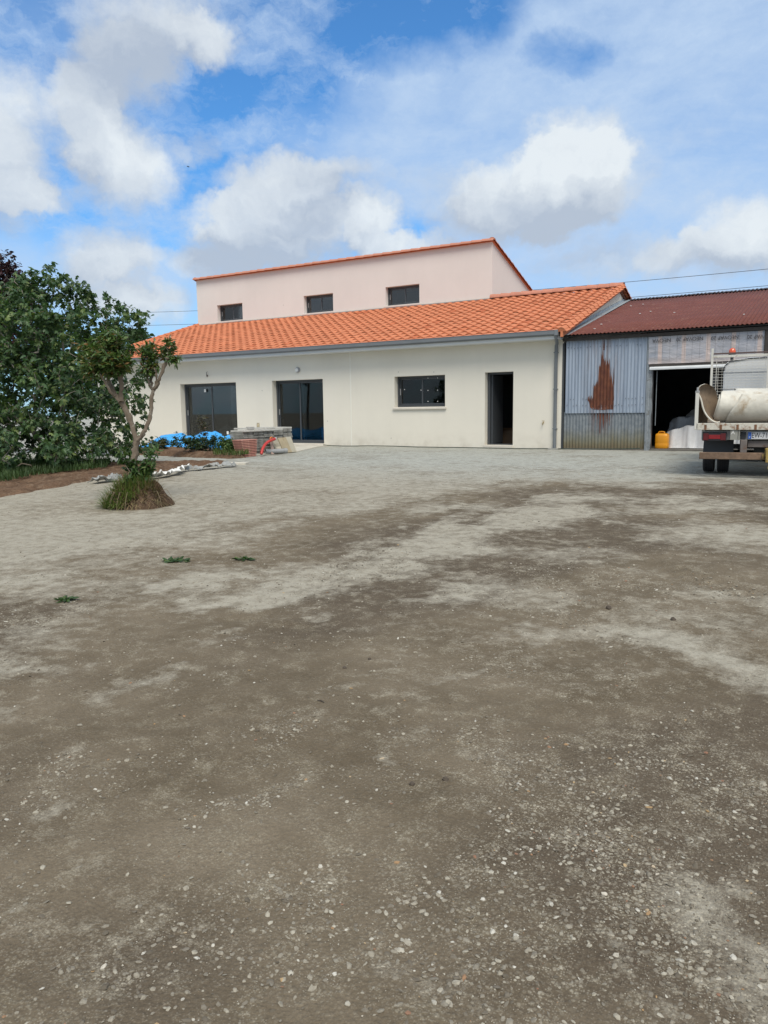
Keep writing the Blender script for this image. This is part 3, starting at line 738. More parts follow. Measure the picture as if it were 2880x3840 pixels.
for px, py in ((1494, 1395), (1467, 1643), (1627, 1395), (983, 1465), (1063, 1144), (1228, 1579)):
    yy = 0 if py > 1250 else UY
    q = hit(px, py, 'y', yy - .002); obj('wall_plug', MB().tube([q, q + [0, -.006, 0]], .013, 8), mat('plug_grey', (.22, .21, .2), .7), HOUSE)

# things indoors seen through the glass
def crate(name, x, y, z, w, d, h, m, label, cat):
    e = empty(name, (x, y, z), label, cat)
    t = .02; g_ = MB().box((x - w, y - d, z), (x + w, y + d, z + t)).box((x - w, y - d, z + t), (x - w + t, y + d, z + h)).box((x + w - t, y - d, z + t), (x + w, y + d, z + h)).box((x - w + t, y - d, z + t), (x + w - t, y - d + t, z + h)).box((x - w + t, y + d - t, z + t), (x + w - t, y + d, z + h))
    obj('tub', g_, m, e, bevel=.008)
    obj('rim', MB().tube([(x - w, y - d, z + h), (x + w, y - d, z + h), (x + w, y + d, z + h), (x - w, y + d, z + h), (x - w, y - d, z + h)], .012, 6), m, e)
    return e
crate('storage_crate', -7.0, .95, 0, .3, .22, .5, mat('blue_crate', (.06, .25, .62), .5, .08), 'blue storage crate on the floor behind the right patio door', 'crate')
def sack(name, c, r, h, m, label, cat, sd=0, flat=.8):
    """a slumped bag or lump"""
    V0, F0 = ico(); V = V0.copy(); Fc = F0.tolist()
    for _ in range(3):
        ed = {}; nf = []; V = list(map(tuple, V))
        def mid(a, b):
            k = (min(a, b), max(a, b))
            if k not in ed:
                v = (np.array(V[a]) + np.array(V[b])) / 2; v /= np.linalg.norm(v); V.append(tuple(v)); ed[k] = len(V) - 1
            return ed[k]
        for a, b, c_ in Fc:
            p, q_, s_ = mid(a, b), mid(b, c_), mid(c_, a); nf += [(a, p, s_), (b, q_, p), (c_, s_, q_), (p, q_, s_)]
        Fc = nf
    V = np.array(V)
    n = fbm(V[:, 0] * 2.2 + sd, V[:, 1] * 2.2 + V[:, 2] * 1.7 + sd * 3, 3 + sd) - .5; n2 = fbm(V[:, 0] * 7 + sd, V[:, 1] * 7 + V[:, 2] * 5, 9 + sd) - .5
    V = V * (1 + .5 * n + .2 * n2)[:, None]
    z = V[:, 2]; V[:, 2] = np.where(z < -.35, -.35 + (z + .35) * .08, z) + .37
    V = V * np.array([r[0], r[1], h / 1.37]) + np.array(c)
    return tag(obj(name, (V, Fc), m, None, tuple(c), smooth=True), label, cat)
sack('plaster_sack', (-11.9, 1.0, -.01), (.42, .3), .55, mat('pale_sack', (.42, .42, .40), .8, .1, 6), 'pale plaster sack slumped inside the left patio door', 'sack', 2)
e = empty('work_table', (-11.0, 2.1, 0), 'low pale work table standing inside behind the left patio door', 'table')
obj('table_top', MB().box((-11.6, 1.7, .82), (-10.3, 2.5, .86)), mat('table_board', (.38, .37, .35), .7), e)
for sx in (-11.5, -10.4):
    for sy in (1.8, 2.4): obj('leg', MB().box((sx - .03, sy - .03, -.01), (sx + .03, sy + .03, .82)), mat('table_board', (.38, .37, .35), .7), e)
bk = empty('work_bucket', (-.25, 1.3, -.01), 'grey work bucket on the floor inside the open doorway', 'bucket')
obj('pail', MB().lathe([(0, 0), (.12, 0), (.155, .30), (.162, .30), (.162, .315), (.145, .315), (.112, .02), (0, .02)], (-.25, 1.3, -.01), 20), mat('bucket_grey', (.24, .26, .28), .5), bk, smooth=True)
obj('handle', MB().tube([(-.25 + .16 * math.cos(a), 1.3 - .02, .29 + .1 * math.sin(a)) for a in np.linspace(0, math.pi, 9)], .006, 6), ANTH, bk, smooth=True)
cb = empty('cardboard_box', (-.62, 1.9, -.01), 'brown cardboard box on the floor inside the open doorway', 'box')
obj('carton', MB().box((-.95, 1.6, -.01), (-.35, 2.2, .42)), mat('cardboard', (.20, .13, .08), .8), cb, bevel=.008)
obj('flap', MB().add([(-.95, 1.6, .425), (-.35, 1.6, .425), (-.35, 1.42, .5), (-.95, 1.42, .5)], [(0, 1, 2, 3)]), mat('cardboard', (.20, .13, .08), .8), cb)

# ------------------------------------------------------------------ terrace and paths
def sheet_poly(name, pts, z, th, m, kind='structure'):
    g_ = MB().prism([(p[0], p[1]) for p in pts], 'z', z - th, z)
    return tag(obj(name, g_, m, None, (pts[0][0], pts[0][1], z)), kind=kind)
CONC = mat('pale_concrete', (.52, .49, .42), .9, .1, 2.5, bs=60, bst=.25, dirt=(.33, .30, .25), ds=3, da=.2)
sheet_poly('terrace', [(-14.5, -.006), (-14.5, -4.6), (-6.9, -4.9), (-5.35, -5.15), (-5.1, -3.7), (-5.75, -2.2), (-6.3, -.9), (-6.45, -.006)], -.045, .3, CONC)

def soil_mound(name, poly, h, m, amp=.05, step=.06, feather=.35, kind='structure', seed=0):
    """raised bed: height field over a polygon, feathered to the ground at its rim"""
    poly = np.array(poly); lo = poly.min(0) - .1; hi = poly.max(0) + .1
    xs = np.arange(lo[0], hi[0], step); ys = np.arange(lo[1], hi[1], step); X, Y = np.meshgrid(xs, ys); x = X.ravel(); y = Y.ravel()
    ins = np.zeros(len(x), bool); dm = np.full(len(x), 1e9)
    for (ax, ay), (bx, by) in zip(poly, np.roll(poly, -1, 0)):
        c_ = ((ay > y) != (by > y)) & (x < (bx - ax) * (y - ay) / (by - ay + 1e-12) + ax); ins ^= c_
        dx, dy = bx - ax, by - ay; t = np.clip(((x - ax) * dx + (y - ay) * dy) / (dx * dx + dy * dy + 1e-9), 0, 1)
        dm = np.minimum(dm, np.hypot(x - ax - t * dx, y - ay - t * dy))
    sdist = np.where(ins, dm, -dm) + (fbm(x * 2.5, y * 2.5, 201 + seed) - .5) * .35
    f = sstep(0, feather, sdist)
    lump = fbm(x * 3, y * 3, 211 + seed) * .6 + fbm(x * 10, y * 10, 221 + seed, 3) * .4 - .5 + .7 * np.maximum(fbm(x * 6, y * 6, 231 + seed, 3) - .58, 0)
    z = gz(x, y) - .03 + f * (h + 2 * amp * lump)
    keep = sdist > -.12
    n = len(xs); I = np.arange(len(x)).reshape(len(ys), n)
    Fq = np.stack([I[:-1, :-1], I[:-1, 1:], I[1:, 1:], I[1:, :-1]], -1).reshape(-1, 4)
    Fq = Fq[keep[Fq].all(1)]
    used, inv = np.unique(Fq, return_inverse=True); V = np.stack([x, y, z], -1)[used]; Fq = inv.reshape(-1, 4)
    c0 = V.mean(0)
    o = obj(name, (V, Fq), m, None, tuple(c0), smooth=True)
    if kind: tag(o, kind=kind)
    return o, (lambda px, py: float(gz(px, py)) - .03 + h)
g2 = lambda px, py: tuple(ghit(px, py)[:2])
bed_poly = [g2(-300, 1940), g2(0, 1868), g2(180, 1836), g2(350, 1803), g2(450, 1795), g2(560, 1788), g2(640, 1770), g2(700, 1752), g2(800, 1745), g2(890, 1738), g2(850, 1733), g2(700, 1734), g2(560, 1737), g2(400, 1739), g2(200, 1744), g2(0, 1750), g2(-300, 1758)]
soil_mound('planting_bed', bed_poly, .085, SOILM, .075, .055, .22)
bed2_poly = [g2(560, 1708), g2(680, 1714), g2(760, 1719), g2(860, 1721), g2(935, 1716), g2(925, 1706), g2(840, 1699), g2(700, 1692), g2(560, 1692), g2(420, 1693), g2(420, 1705)]
soil_mound('shrub_bed', bed2_poly, .16, SOILM, .07, .06, .25, seed=5)

# white edging fabric along the bed
def ribbon(name, pts, w, m, label, cat, seed=0, up=.06):
    V = []; Fc = []; n = len(pts); k = 6
    P = np.array(pts)
    tt = np.linspace(0, n - 1, n * 14)
    C = np.stack([np.interp(tt, range(n), P[:, i]) for i in range(2)], -1)
    for i, (x, y) in enumerate(C):
        t = C[min(i + 1, len(C) - 1)] - C[max(i - 1, 0)]; t /= np.linalg.norm(t) + 1e-9; nn = np.array([t[1], -t[0]])
        ww = w * (.5 + 1.1 * float(vnoise(i * .23, seed, 5)))
        for j in range(k + 1):
            u = j / k - .5; p = np.array([x, y]) + nn * (u * ww + .05 * (float(vnoise(i * .4, 7 + seed, 9)) - .5))
            h = .022 + up * max(0, float(fbm(i * .33, j * .6 + seed, 13, 3)) - .35) * 1.8 + (.03 + .06 * float(vnoise(i * .2, seed + 3, 2))) * (j / k if nn[1] > 0 else 1 - j / k)
            V.append((p[0], p[1], float(gz(*p)) + h))
    for i in range(len(C) - 1):
        for j in range(k): a = i * (k + 1) + j; Fc.append((a, a + 1, a + k + 2, a + k + 1))
    o = obj(name, (V, Fc), m, None, (C[0][0], C[0][1], float(gz(*C[0]))), smooth=True)
    b = o.modifiers.new('thick', 'SOLIDIFY'); b.thickness = .006
    return tag(o, label, cat)
FABW = mat('white_edging_fabric', (.72, .72, .69), .8, .15, 6, dirt=(.30, .28, .24), ds=5, da=.35); FABG = mat('grey_edging_fabric', (.30, .31, .30), .85, .2, 6, dirt=(.2, .18, .15), ds=6, da=.4)
ribbon('edging_fabric', [g2(555, 1800), g2(610, 1792), g2(660, 1782), g2(690, 1768)], .24, FABW, 'crumpled white edging fabric along the soil bed right of the small tree', 'edging', 1, .10)
ribbon('edging_fabric', [g2(690, 1768), g2(750, 1764), g2(800, 1758), g2(860, 1752), g2(885, 1750)], .22, FABG, 'greyish edging fabric strip toward the pointed tip of the soil bed', 'edging', 2, .07)
ribbon('edging_fabric', [g2(350, 1816), g2(400, 1808), g2(455, 1806)], .22, FABG, 'short grey and white edging fabric strip left of the small tree', 'edging', 3, .09)
q = ghit(895, 1742)
kb = tag(obj('kerb_block', MB().box((q[0] - .2, q[1] - .12, q[2] - .02), (q[0] + .2, q[1] + .12, q[2] + .05)), CONC, None, tuple(q), bevel=.01), 'small pale concrete block at the tip of the soil bed', 'block')
kb.rotation_euler[2] = R(20)

# ------------------------------------------------------------------ leaves and trees
def T_fig():
    o = [(0, 0), (.08, .26), (.30, .43), (.40, .17), (.70, .34), (.68, .10), (1, 0), (.68, -.10), (.70, -.34), (.40, -.17), (.30, -.43), (.08, -.26)]
    V = [(.36, 0, .04)] + [(x, y, -.30 * abs(y) - .22 * x * x) for x, y in o]
    return np.array(V), np.array([(0, i + 1, (i + 1) % 12 + 1) for i in range(12)])
def T_ov(w=.21):
    V = [(0, 0, 0), (.3, w, -.06), (.66, w * .85, -.10), (1, 0, -.16), (.66, -w * .85, -.10), (.3, -w, -.06), (.5, 0, .0)]
    return np.array(V, float), np.array([(0, 6, 2, 1), (6, 3, 3, 2), (0, 5, 4, 6), (6, 4, 3, 3)])[:, [0, 1, 2, 3]]
def T_ov3(w=.21):
    V, _ = T_ov(w); return V, np.array([(0, 6, 1), (1, 6, 2), (2, 6, 3), (0, 5, 6), (5, 4, 6), (4, 3, 6)])
def leaf_rot(d, droop, rng):
    """frames whose x axis follows d bent down by droop, with a random roll"""
    d = d / (np.linalg.norm(d, axis=1, keepdims=True) + 1e-9)
    d = d + np.stack([np.zeros(len(d)), np.zeros(len(d)), -np.asarray(droop) * np.ones(len(d))], -1)
    d /= np.linalg.norm(d, axis=1, keepdims=True) + 1e-9
    up = np.tile([0, 0, 1.], (len(d), 1)) + rng.normal(0, .45, (len(d), 3))
    y = np.cross(up, d); y /= np.linalg.norm(y, axis=1, keepdims=True) + 1e-9
    z = np.cross(d, y)
    return np.stack([d, y, z], -1)
def grow(base, tips, trunk=None, rng=RNG, bend=.1, k_d0=.35):
    """connect every twig tip to the nearest limb already grown; returns nodes, parents"""
    nodes = [np.array(base, float)]; par = [-1]
    for line in (trunk or []):
        i = line[0]
        for p in line[1]:
            nodes.append(np.array(p, float)); par.append(i); i = len(nodes) - 1
    order = np.argsort(np.linalg.norm(tips - np.array(base), axis=1)); ends = []
    arr = np.zeros((len(nodes) + len(tips) * 4, 3)); arr[:len(nodes)] = nodes; n = len(nodes)
    depth = [0] * n
    for i in range(1, n): depth[i] = depth[par[i]] + np.linalg.norm(arr[i] - arr[par[i]])
    depth = list(depth)
    for ti in order:
        t = tips[ti]; dv = np.linalg.norm(arr[:n] - t, axis=1) + .22 * np.array(depth) * k_d0
        j = int(np.argmin(dv[1:] if n > 1 else dv)) + (1 if n > 1 else 0)
        L = np.linalg.norm(t - arr[j]); ns = 3 if L > .5 else 2
        i = j; p0 = arr[j].copy()
        side = rng.normal(0, bend * L, 3); side[2] += .10 * L
        for q in range(1, ns + 1):
            f = q / ns; p = p0 + (t - p0) * f + side * math.sin(math.pi * f)
            arr[n] = p; par.append(i); depth.append(depth[i] + np.linalg.norm(p - arr[i])); i = n; n += 1
        ends.append(i)
    return arr[:n], np.array(par), np.array(ends)
def limbs(nodes, par, rmin=.005, exp=2.3, sides=6, rmax=None):
    n = len(nodes); r = np.zeros(n); kids = np.zeros(n, int)
    acc = np.zeros(n)
    for i in range(n - 1, 0, -1):
        if acc[i] == 0: acc[i] = rmin ** exp
        acc[par[i]] += acc[i]
    r = acc ** (1 / exp)
    if rmax: r = np.minimum(r, rmax)
    m = MB(); V = []; Fc = []
    for i in range(1, n):
        a, b = nodes[par[i]], nodes[i]; ra, rb = min(r[par[i]], r[i] * 1.25), r[i]
        t = b - a; L = np.linalg.norm(t)
        if L < 1e-4: continue
        t = t / L; u = np.cross(t, [0, 0, 1.]) if abs(t[2]) < .95 else np.cross(t, [1., 0, 0]); u /= np.linalg.norm(u); w = np.cross(t, u)
        sd_ = sides if ra > .02 else 4; n0 = len(V)
        for p, rr in ((a - t * ra * .3, ra), (b + t * rb * .3, rb)):
            for k in range(sd_):
                an = 2 * math.pi * k / sd_; V.append(p + rr * (math.cos(an) * u + math.sin(an) * w))
        for k in range(sd_): Fc.append((n0 + k, n0 + (k + 1) % sd_, n0 + sd_ + (k + 1) % sd_, n0 + sd_ + k))
    return V, Fc
def ell_points(ells, N, rng, shell=.55):
    """points inside a union of ellipsoids, denser toward the outside"""
    vol = np.array([e[1][0] * e[1][1] * e[1][2] for e in ells]) ** .8; pick = rng.choice(len(ells), N, p=vol / vol.sum())
    d = rng.normal(0, 1, (N, 3)); d /= np.linalg.norm(d, axis=1, keepdims=True); r = rng.uniform(shell ** 3, 1, N) ** (1 / 3)
    C = np.array([e[0] for e in ells])[pick]; Rr = np.array([e[1] for e in ells])[pick]
    return C + d * r[:, None] * Rr
def foliage(nodes, par, ends, per, T, TF, size, droop, rng, back=.55, spread=.12):
    idx = np.repeat(ends, per); N = len(idx)
    a = nodes[par[idx]]; b = nodes[idx]; t = rng.uniform(1 - back, 1.08, N)[:, None]
    pos = a + (b - a) * t + rng.normal(0, spread * .35, (N, 3))
    d = rng.normal(0, 1, (N, 3)); d[:, 2] = d[:, 2] * .5 + .15; tw = (b - a); tw /= np.linalg.norm(tw, axis=1, keepdims=True) + 1e-9
    d = d + tw * .7
    rot = leaf_rot(d, rng.uniform(droop[0], droop[1], N), rng); sc = rng.uniform(size[0], size[1], N) * rng.choice([.7, 1, 1.1], N)
    return scatter(T, TF, pos, rot, sc)
BARKG = mat('grey_bark', (.165, .132, .100), .9, .25, 6, spec=.2, bs=30, bst=.6, bd=.01, dirt=(.26, .235, .195), ds=9, da=.4)
BARKF = mat('fig_bark', (.22, .20, .17), .9, .2, 6, spec=.2, bs=30, bst=.5, bd=.01)
FIGL = leafmat('fig_leaf', (.036, .078, .036), (.075, .135, .050), (.15, .20, .065), .30)
PURP = leafmat('purple_leaf', (.020, .010, .014), (.042, .018, .024), (.07, .03, .03), .2)
LAUR = leafmat('glossy_leaf', (.050, .095, .030), (.105, .160, .048), (.19, .10, .04), .25, .28)
GRNL = leafmat('green_leaf', (.028, .065, .018), (.060, .110, .030), (.10, .14, .04), .25)
ROSEL = leafmat('rose_leaf', (.014, .036, .014), (.030, .060, .020), (.055, .085, .025), .22)

def fig_tree():
    rng = np.random.default_rng(11); D0 = 17.6
    b = at(205, 1700, D0); b[2] = float(gz(b[0], b[1]))
    pm = F_PX * 1.09 / 17.6
    def E(px, py, rx_, ry_, dz, ddist=0): return (at(px, py, D0 + ddist), np.array([rx_ / pm, dz, ry_ / pm]))
    ells = [E(60, 1230, 190, 190, 1.5), E(200, 1180, 150, 150, 1.2), E(330, 1280, 150, 130, 1.2), E(455, 1240, 90, 80, .7, .5), E(30, 1480, 230, 200, 1.7), E(230, 1480, 220, 200, 1.7, -.3), E(400, 1450, 120, 150, 1.0, .3), E(120, 1650, 250, 110, 1.6, -.6), E(330, 1660, 150, 90, 1.2, -.3), E(-160, 1400, 230, 340, 1.8), E(455, 1640, 70, 90, .6, .4), E(205, 1100, 60, 75, .5), E(110, 1090, 70, 60, .6), E(400, 1215, 60, 60, .5, .2), E(475, 1235, 70, 55, .5, .4), E(520, 1220, 40, 40, .4, .4)]
    tips = ell_points(ells, 1180, rng, .35)
    spk = [(207, 1005), (115, 1020), (88, 1045), (305, 1052), (322, 1090), (335, 1115), (420, 1135), (465, 1150), (508, 1170), (556, 1188), (470, 1160), (250, 1060), (165, 1040), (30, 1065), (375, 1120), (530, 1520), (540, 1480), (520, 1580), (515, 1640), (545, 1400), (525, 1450), (540, 1545), (500, 1690), (440, 1712), (350, 1740), (250, 1765), (140, 1760), (60, 1755), (560, 1660), (555, 1690)]
    tips = np.concatenate([tips, np.array([at(px, py, D0 + rng.uniform(-.3, .5)) for px, py in spk for _ in (0, 1)]) + rng.normal(0, .06, (len(spk) * 2, 3))])
    tips = tips[tips[:, 2] > float(gz(b[0], b[1])) + .18]
    tr = [(0, [b + [0, 0, .35]]), (1, [b + [-.5, .1, .9], b + [-1.1, .2, 1.7], b + [-1.6, .2, 2.5]]), (1, [b + [.35, -.2, .9], b + [.9, -.3, 1.6], b + [1.2, -.2, 2.3]]), (1, [b + [-.05, .3, 1.0], b + [0, .4, 2.0], b + [.1, .3, 3.0]]), (1, [b + [.2, -.6, .8], b + [.1, -1.2, 1.4]])]
    nd, pr_, en = grow(b - [0, 0, .1], tips, tr, rng, .12)
    t = empty('fig_tree', tuple(b), 'large spreading fig tree with drooping lobed leaves left of the house', 'tree')
    obj('trunk', limbs(nd, pr_, .0048, 2.35), BARKF, t, smooth=True)
    obj('crown', foliage(nd, pr_, en, 12, *T_fig(), (.075, .17), (.35, 1.3), rng, .8, .16), FIGL, t)
    # bare hooked twigs hanging below the crown
    for px0, py0, pts in ((75, 1750, [(60, 1752), (82, 1738), (118, 1745), (120, 1765), (95, 1775)]), (350, 1720, [(345, 1700), (352, 1730), (350, 1755), (357, 1765)])):
        pp = [at(a, c_, D0 - 1.0) for a, c_ in pts]; obj('hanging_twig', MB().tube(pp, .012, 5), BARKG, t, smooth=True)
fig_tree()

def simple_tree(name, base, ells, n, per, T, size, droop, lm, bm, label, cat, seed, rmin=.005, trunk=None, group=None, shell=.4, per_back=.8, spread=.15):
    rng = np.random.default_rng(seed); tips = ell_points(ells, n, rng, shell)
    nd, pr_, en = grow(base, tips, trunk, rng, .12)
    t = empty(name, tuple(base), label, cat, group)
    obj('trunk', limbs(nd, pr_, rmin, 2.35), bm, t, smooth=True)
    obj('crown', foliage(nd, pr_, en, per, *T, size, droop, rng, per_back, spread), lm, t)
    return t, nd, pr_, en
b = at(-60, 1600, 25); b[2] = float(gz(b[0], b[1])); pm = F_PX / 25
E = lambda px, py, rx_, ry_, dz, D: (at(px, py, D), np.array([rx_ * D / F_PX / 1.1, dz, ry_ * D / F_PX / 1.1]))
simple_tree('purple_tree', b, [E(-60, 1150, 150, 180, 1.6, 25), E(15, 1010, 38, 38, .35, 25), E(40, 975, 22, 26, .2, 25), E(-40, 1020, 90, 90, .9, 25), E(40, 1240, 120, 160, 1.2, 25)], 800, 15, T_ov3(.26), (.09, .15), (-.1, .7), PURP, BARKF, 'dark purple leaved tree rising behind the fig tree at left', 'tree', 21, trunk=[(0, [b + [0, 0, 1.2], b + [.1, 0, 2.4], b + [.4, 0, 3.6]])])
b = at(480, 1600, 44); b[2] = -.2
simple_tree('bushy_tree', b, [E(500, 1290, 70, 50, 1.3, 44), E(545, 1265, 34, 22, .6, 44), E(420, 1300, 110, 80, 1.8, 44), E(250, 1320, 150, 110, 2.2, 44), E(330, 1450, 220, 120, 2, 44)], 650, 14, T_ov3(.3), (.2, .34), (-.1, .6), GRNL, BARKF, 'mid green bushy tree behind the left end of the house', 'tree', 23, trunk=[(0, [b + [0, 0, 1.5], b + [0, 0, 3]])])

def pruned_tree():
    """small pollarded tree on its leftover mound"""
    rng = np.random.default_rng(31)
    c_ = ghit(520, 1895); D0 = math.hypot(c_[0] - CAM[0], c_[1] - CAM[1]); pm = F_PX / D0
    # mound: a knob of earth left standing
    V = []; Fc = []; na, nr = 48, 14; rx_, ry_ = .46, .38
    for i in range(nr + 1):
        f = i / nr
        for k in range(na):
            a = 2 * math.pi * k / na; n1 = float(fbm(2 + 1.6 * math.cos(a), 2 + 1.6 * math.sin(a), 301)) - .5
            rr = f * (1 + .35 * n1); x = c_[0] + rx_ * rr * math.cos(a) * 1.08; y = c_[1] + ry_ * rr * math.sin(a) * 1.08
            lum = float(fbm(x * 13, y * 13, 305, 4)) - .5
            h = .23 * (1 - sstep(.38 + .3 * n1, 1.06, f)) * (1 + 1.2 * lum) + .05 * (1 - f) + .07 * lum * (f < .98)
            V.append((x, y, float(gz(x, y)) - .03 + float(h) + (.03 if f < .97 else 0)))
    for i in range(nr):
        for k in range(na): Fc.append((i * na + k, i * na + (k + 1) % na, (i + 1) * na + (k + 1) % na, (i + 1) * na + k))
    mo = obj('earth_mound', (V, Fc), mat('dark_soil', (.088, .058, .038), .97, .35, 5, spec=.1, bs=26, bst=1.0, bd=.03, fine=.3, fs=50, dirt=(.15, .11, .08), ds=11, da=.4), None, tuple(c_), smooth=True)
    tag(mo, 'knob of brown earth left standing round the small pruned tree', 'mound')
    top = c_[2] + .27
    dirv = np.array([-_rt[0], -_rt[1], 0])
    b = at(508, 1815, D0 + .05); b[2] = top - .14
    def Q(px, py, dd=0): return at(px, py, D0 + .05 + dd)
    # measured limbs (source pixels): trunk, left fork, right fork and their pollard arms
    L = {'trunk': ([(508, 1815), (506, 1780), (503, 1735), (507, 1700), (512, 1655)], [.075, .068, .058, .055, .055], 0),
         'l1': ([(512, 1655), (500, 1610), (485, 1565), (470, 1535), (455, 1505)], [.045, .04, .043, .045, .05], .05),
         'l2': ([(455, 1505), (432, 1485), (420, 1455), (408, 1430), (404, 1410)], [.045, .036, .032, .028, .024], .1),
         'l3': ([(455, 1505), (452, 1475), (456, 1440), (448, 1410), (455, 1385)], [.042, .034, .034, .036, .03], -.05),
         'l4': ([(432, 1485), (420, 1480), (400, 1440), (372, 1400)], [.03, .024, .02, .014], -.1),
         'r1': ([(512, 1655), (530, 1635), (548, 1605), (562, 1570), (568, 1530), (568, 1490), (575, 1465)], [.045, .038, .034, .034, .032, .03, .034], -.05),
         'r2': ([(575, 1465), (592, 1440), (603, 1405), (622, 1365), (628, 1340)], [.033, .028, .026, .026, .024], -.15),
         'r3': ([(575, 1465), (563, 1450), (556, 1425), (548, 1400)], [.026, .02, .018, .016], .05),
         'r4': ([(572, 1468), (568, 1440), (569, 1405), (568, 1385)], [.024, .018, .017, .016], .12),
         'r5': ([(580, 1458), (588, 1425), (585, 1400), (580, 1380)], [.024, .018, .016, .015], -.1)}
    t = empty('pruned_tree', tuple(b), 'small pruned tree with forked bare trunk and leafy knobs, growing on the earth mound', 'tree')
    m = MB()
    for nm, (pp, rr, dd) in L.items():
        P = [Q(px, py, dd * i / (len(pp) - 1)) for i, (px, py) in enumerate(pp)]
        # refine
        tt = np.linspace(0, len(P) - 1, (len(P) - 1) * 4 + 1); P = np.array(P)
        C = np.stack([np.interp(tt, range(len(P)), P[:, k]) for k in range(3)], -1); rr2 = np.interp(tt, range(len(rr)), rr)
        for _ in range(2): C[1:-1] = (C[:-2] + 2 * C[1:-1] + C[2:]) / 4
        C = C + rng.normal(0, .004, C.shape); rr2 = rr2 * (1 + rng.normal(0, .09, len(rr2))) * .82
        m.tube(C, list(rr2), 9)
    A_ = np.array(m.v); dn = np.stack([fbm(A_[:, 2] * 14 + k * 9, A_[:, 0] * 26 + A_[:, 1] * 26, 811 + k, 3) - .5 for k in range(3)], -1); m.v = [tuple(q) for q in A_ + dn * .026]
    obj('trunk', m, BARKG, t, smooth=True)
    # leafy knobs
    knobs = [(395, 1300, 58, 44, .20), (430, 1360, 52, 42, .18), (370, 1350, 45, 50, .18), (455, 1320, 40, 40, .16), (462, 1368, 32, 34, .14), (548, 1330, 24, 34, .12), (556, 1372, 28, 30, .12), (566, 1305, 20, 22, .10), (632, 1300, 30, 28, .12), (652, 1340, 20, 30, .10), (628, 1328, 18, 24, .08), (345, 1390, 40, 30, .14), (330, 1330, 34, 40, .13), (420, 1270, 36, 26, .14)]
    ells = [(Q(px, py, rng.uniform(-.1, .1)), np.array([a / pm, dz, e_ / pm])) for px, py, a, e_, dz in knobs]
    tips = ell_points(ells, 400, rng, .2)
    hub = [(0, [Q(404, 1410), Q(400, 1360)]), (0, [Q(455, 1385), Q(450, 1345)]), (0, [Q(628, 1340), Q(630, 1315)]), (0, [Q(565, 1385), Q(560, 1350)]), (0, [Q(372, 1400), Q(368, 1370)])]
    nd, pr_, en = grow(Q(508, 1700), tips, hub, rng, .12, 0)
    keep = [i for i in range(1, len(nd)) if pr_[i] > 0]
    nd2, pr2 = nd.copy(), pr_.copy()
    for i in range(1, len(nd)):
        if pr_[i] == 0: nd2[0] = nd[i]
    Vt, Ft = [], []
    segs = MB()
    for i in keep: segs.tube([nd[pr_[i]], nd[i]], .004, 4, False)
    obj('twigs', segs, BARKG, t)
    good = np.array([e_ for e_ in en if pr_[e_] > 0])
    obj('crown', foliage(nd, pr_, good, 13, *T_ov3(.18), (.05, .11), (-.2, .7), rng, .95, .05), LAUR, t)
    # young shoots round the foot
    rng2 = np.random.default_rng(33)
    sh = [(500, 1720, .0), (480, 1690, .1), (450, 1700, .05), (560, 1710, -.05), (590, 1690, -.1), (520, 1760, -.1), (500, 1790, -.15), (540, 1800, -.1), (470, 1800, -.1), (515, 1830, -.2), (490, 1840, -.2), (545, 1770, -.12), (575, 1740, -.1)]
    bs = Q(515, 1850, -.1); ms = MB(); pos = []; dr_ = []
    for px, py, dd in sh:
        e_ = Q(px, py, dd); mid = (bs + e_) / 2 + rng2.normal(0, .04, 3); pl = [bs + rng2.normal(0, .05, 3) * [1, 1, .2], mid, e_]
        ms.tube(pl, [.008, .006, .003], 5, False)
        for q in range(80):
            f = rng2.uniform(.25, 1.02); p = pl[0] * (1 - f) ** 2 + 2 * pl[1] * f * (1 - f) + pl[2] * f * f
            pos.append(p + rng2.normal(0, .025, 3)); dr_.append(rng2.normal(0, 1, 3) + [0, 0, .5])
    obj('shoots', ms, BARKG, t, smooth=True)
    pos = np.array(pos); rot = leaf_rot(np.array(dr_), rng2.uniform(-.2, .6, len(pos)), rng2)
    obj('shoot_leaves', scatter(*T_ov3(.2), pos, rot, rng2.uniform(.06, .115, len(pos))), GRNL, t)
    # grass tuft, green on the left and straw coloured on the right
    def blades(n, cx_, sx_, h0, h1, m, label, nm, seed, zoff, hang=.5):
        rg = np.random.default_rng(seed)
        a = rg.uniform(0, 6.28, n); r = np.sqrt(rg.random(n))
        X = c_[0] + cx_ * _rt[0] + (_rt[0] * np.cos(a) * sx_ + _fw[0] * np.sin(a) * .38) * r; Y = c_[1] + cx_ * _rt[1] + (_rt[1] * np.cos(a) * sx_ + _fw[1] * np.sin(a) * .38) * r
        rad = np.hypot((X - c_[0]) / .43, (Y - c_[1]) / .37); Z = c_[2] + .23 * (1 - sstep(.45, 1.2, rad)) + .01 + zoff
        Tm = np.array([(-.012, 0, 0), (.012, 0, 0), (-.010, .06, .4), (.010, .06, .4), (-.006, .22, .78), (.006, .22, .78), (0, .45, 1.0)]); TF = np.array([(0, 1, 3), (0, 3, 2), (2, 3, 5), (2, 5, 4), (4, 5, 6)])
        out = np.arctan2(Y - c_[1], X - c_[0]) - math.pi / 2 + rg.normal(0, .9, n)
        rot = rotz(out) @ rotx(-rg.normal(.15, .38, n) - hang * sstep(.5, 1.0, rad)); hh = rg.uniform(h0, h1, n)
        V, F_ = scatter(Tm, TF, np.stack([X, Y, Z], -1), rot, np.stack([np.full(n, .42), hh, hh], -1))
        o = obj(nm, (V, F_), m, None, tuple(c_)); tag(o, label, 'grass')
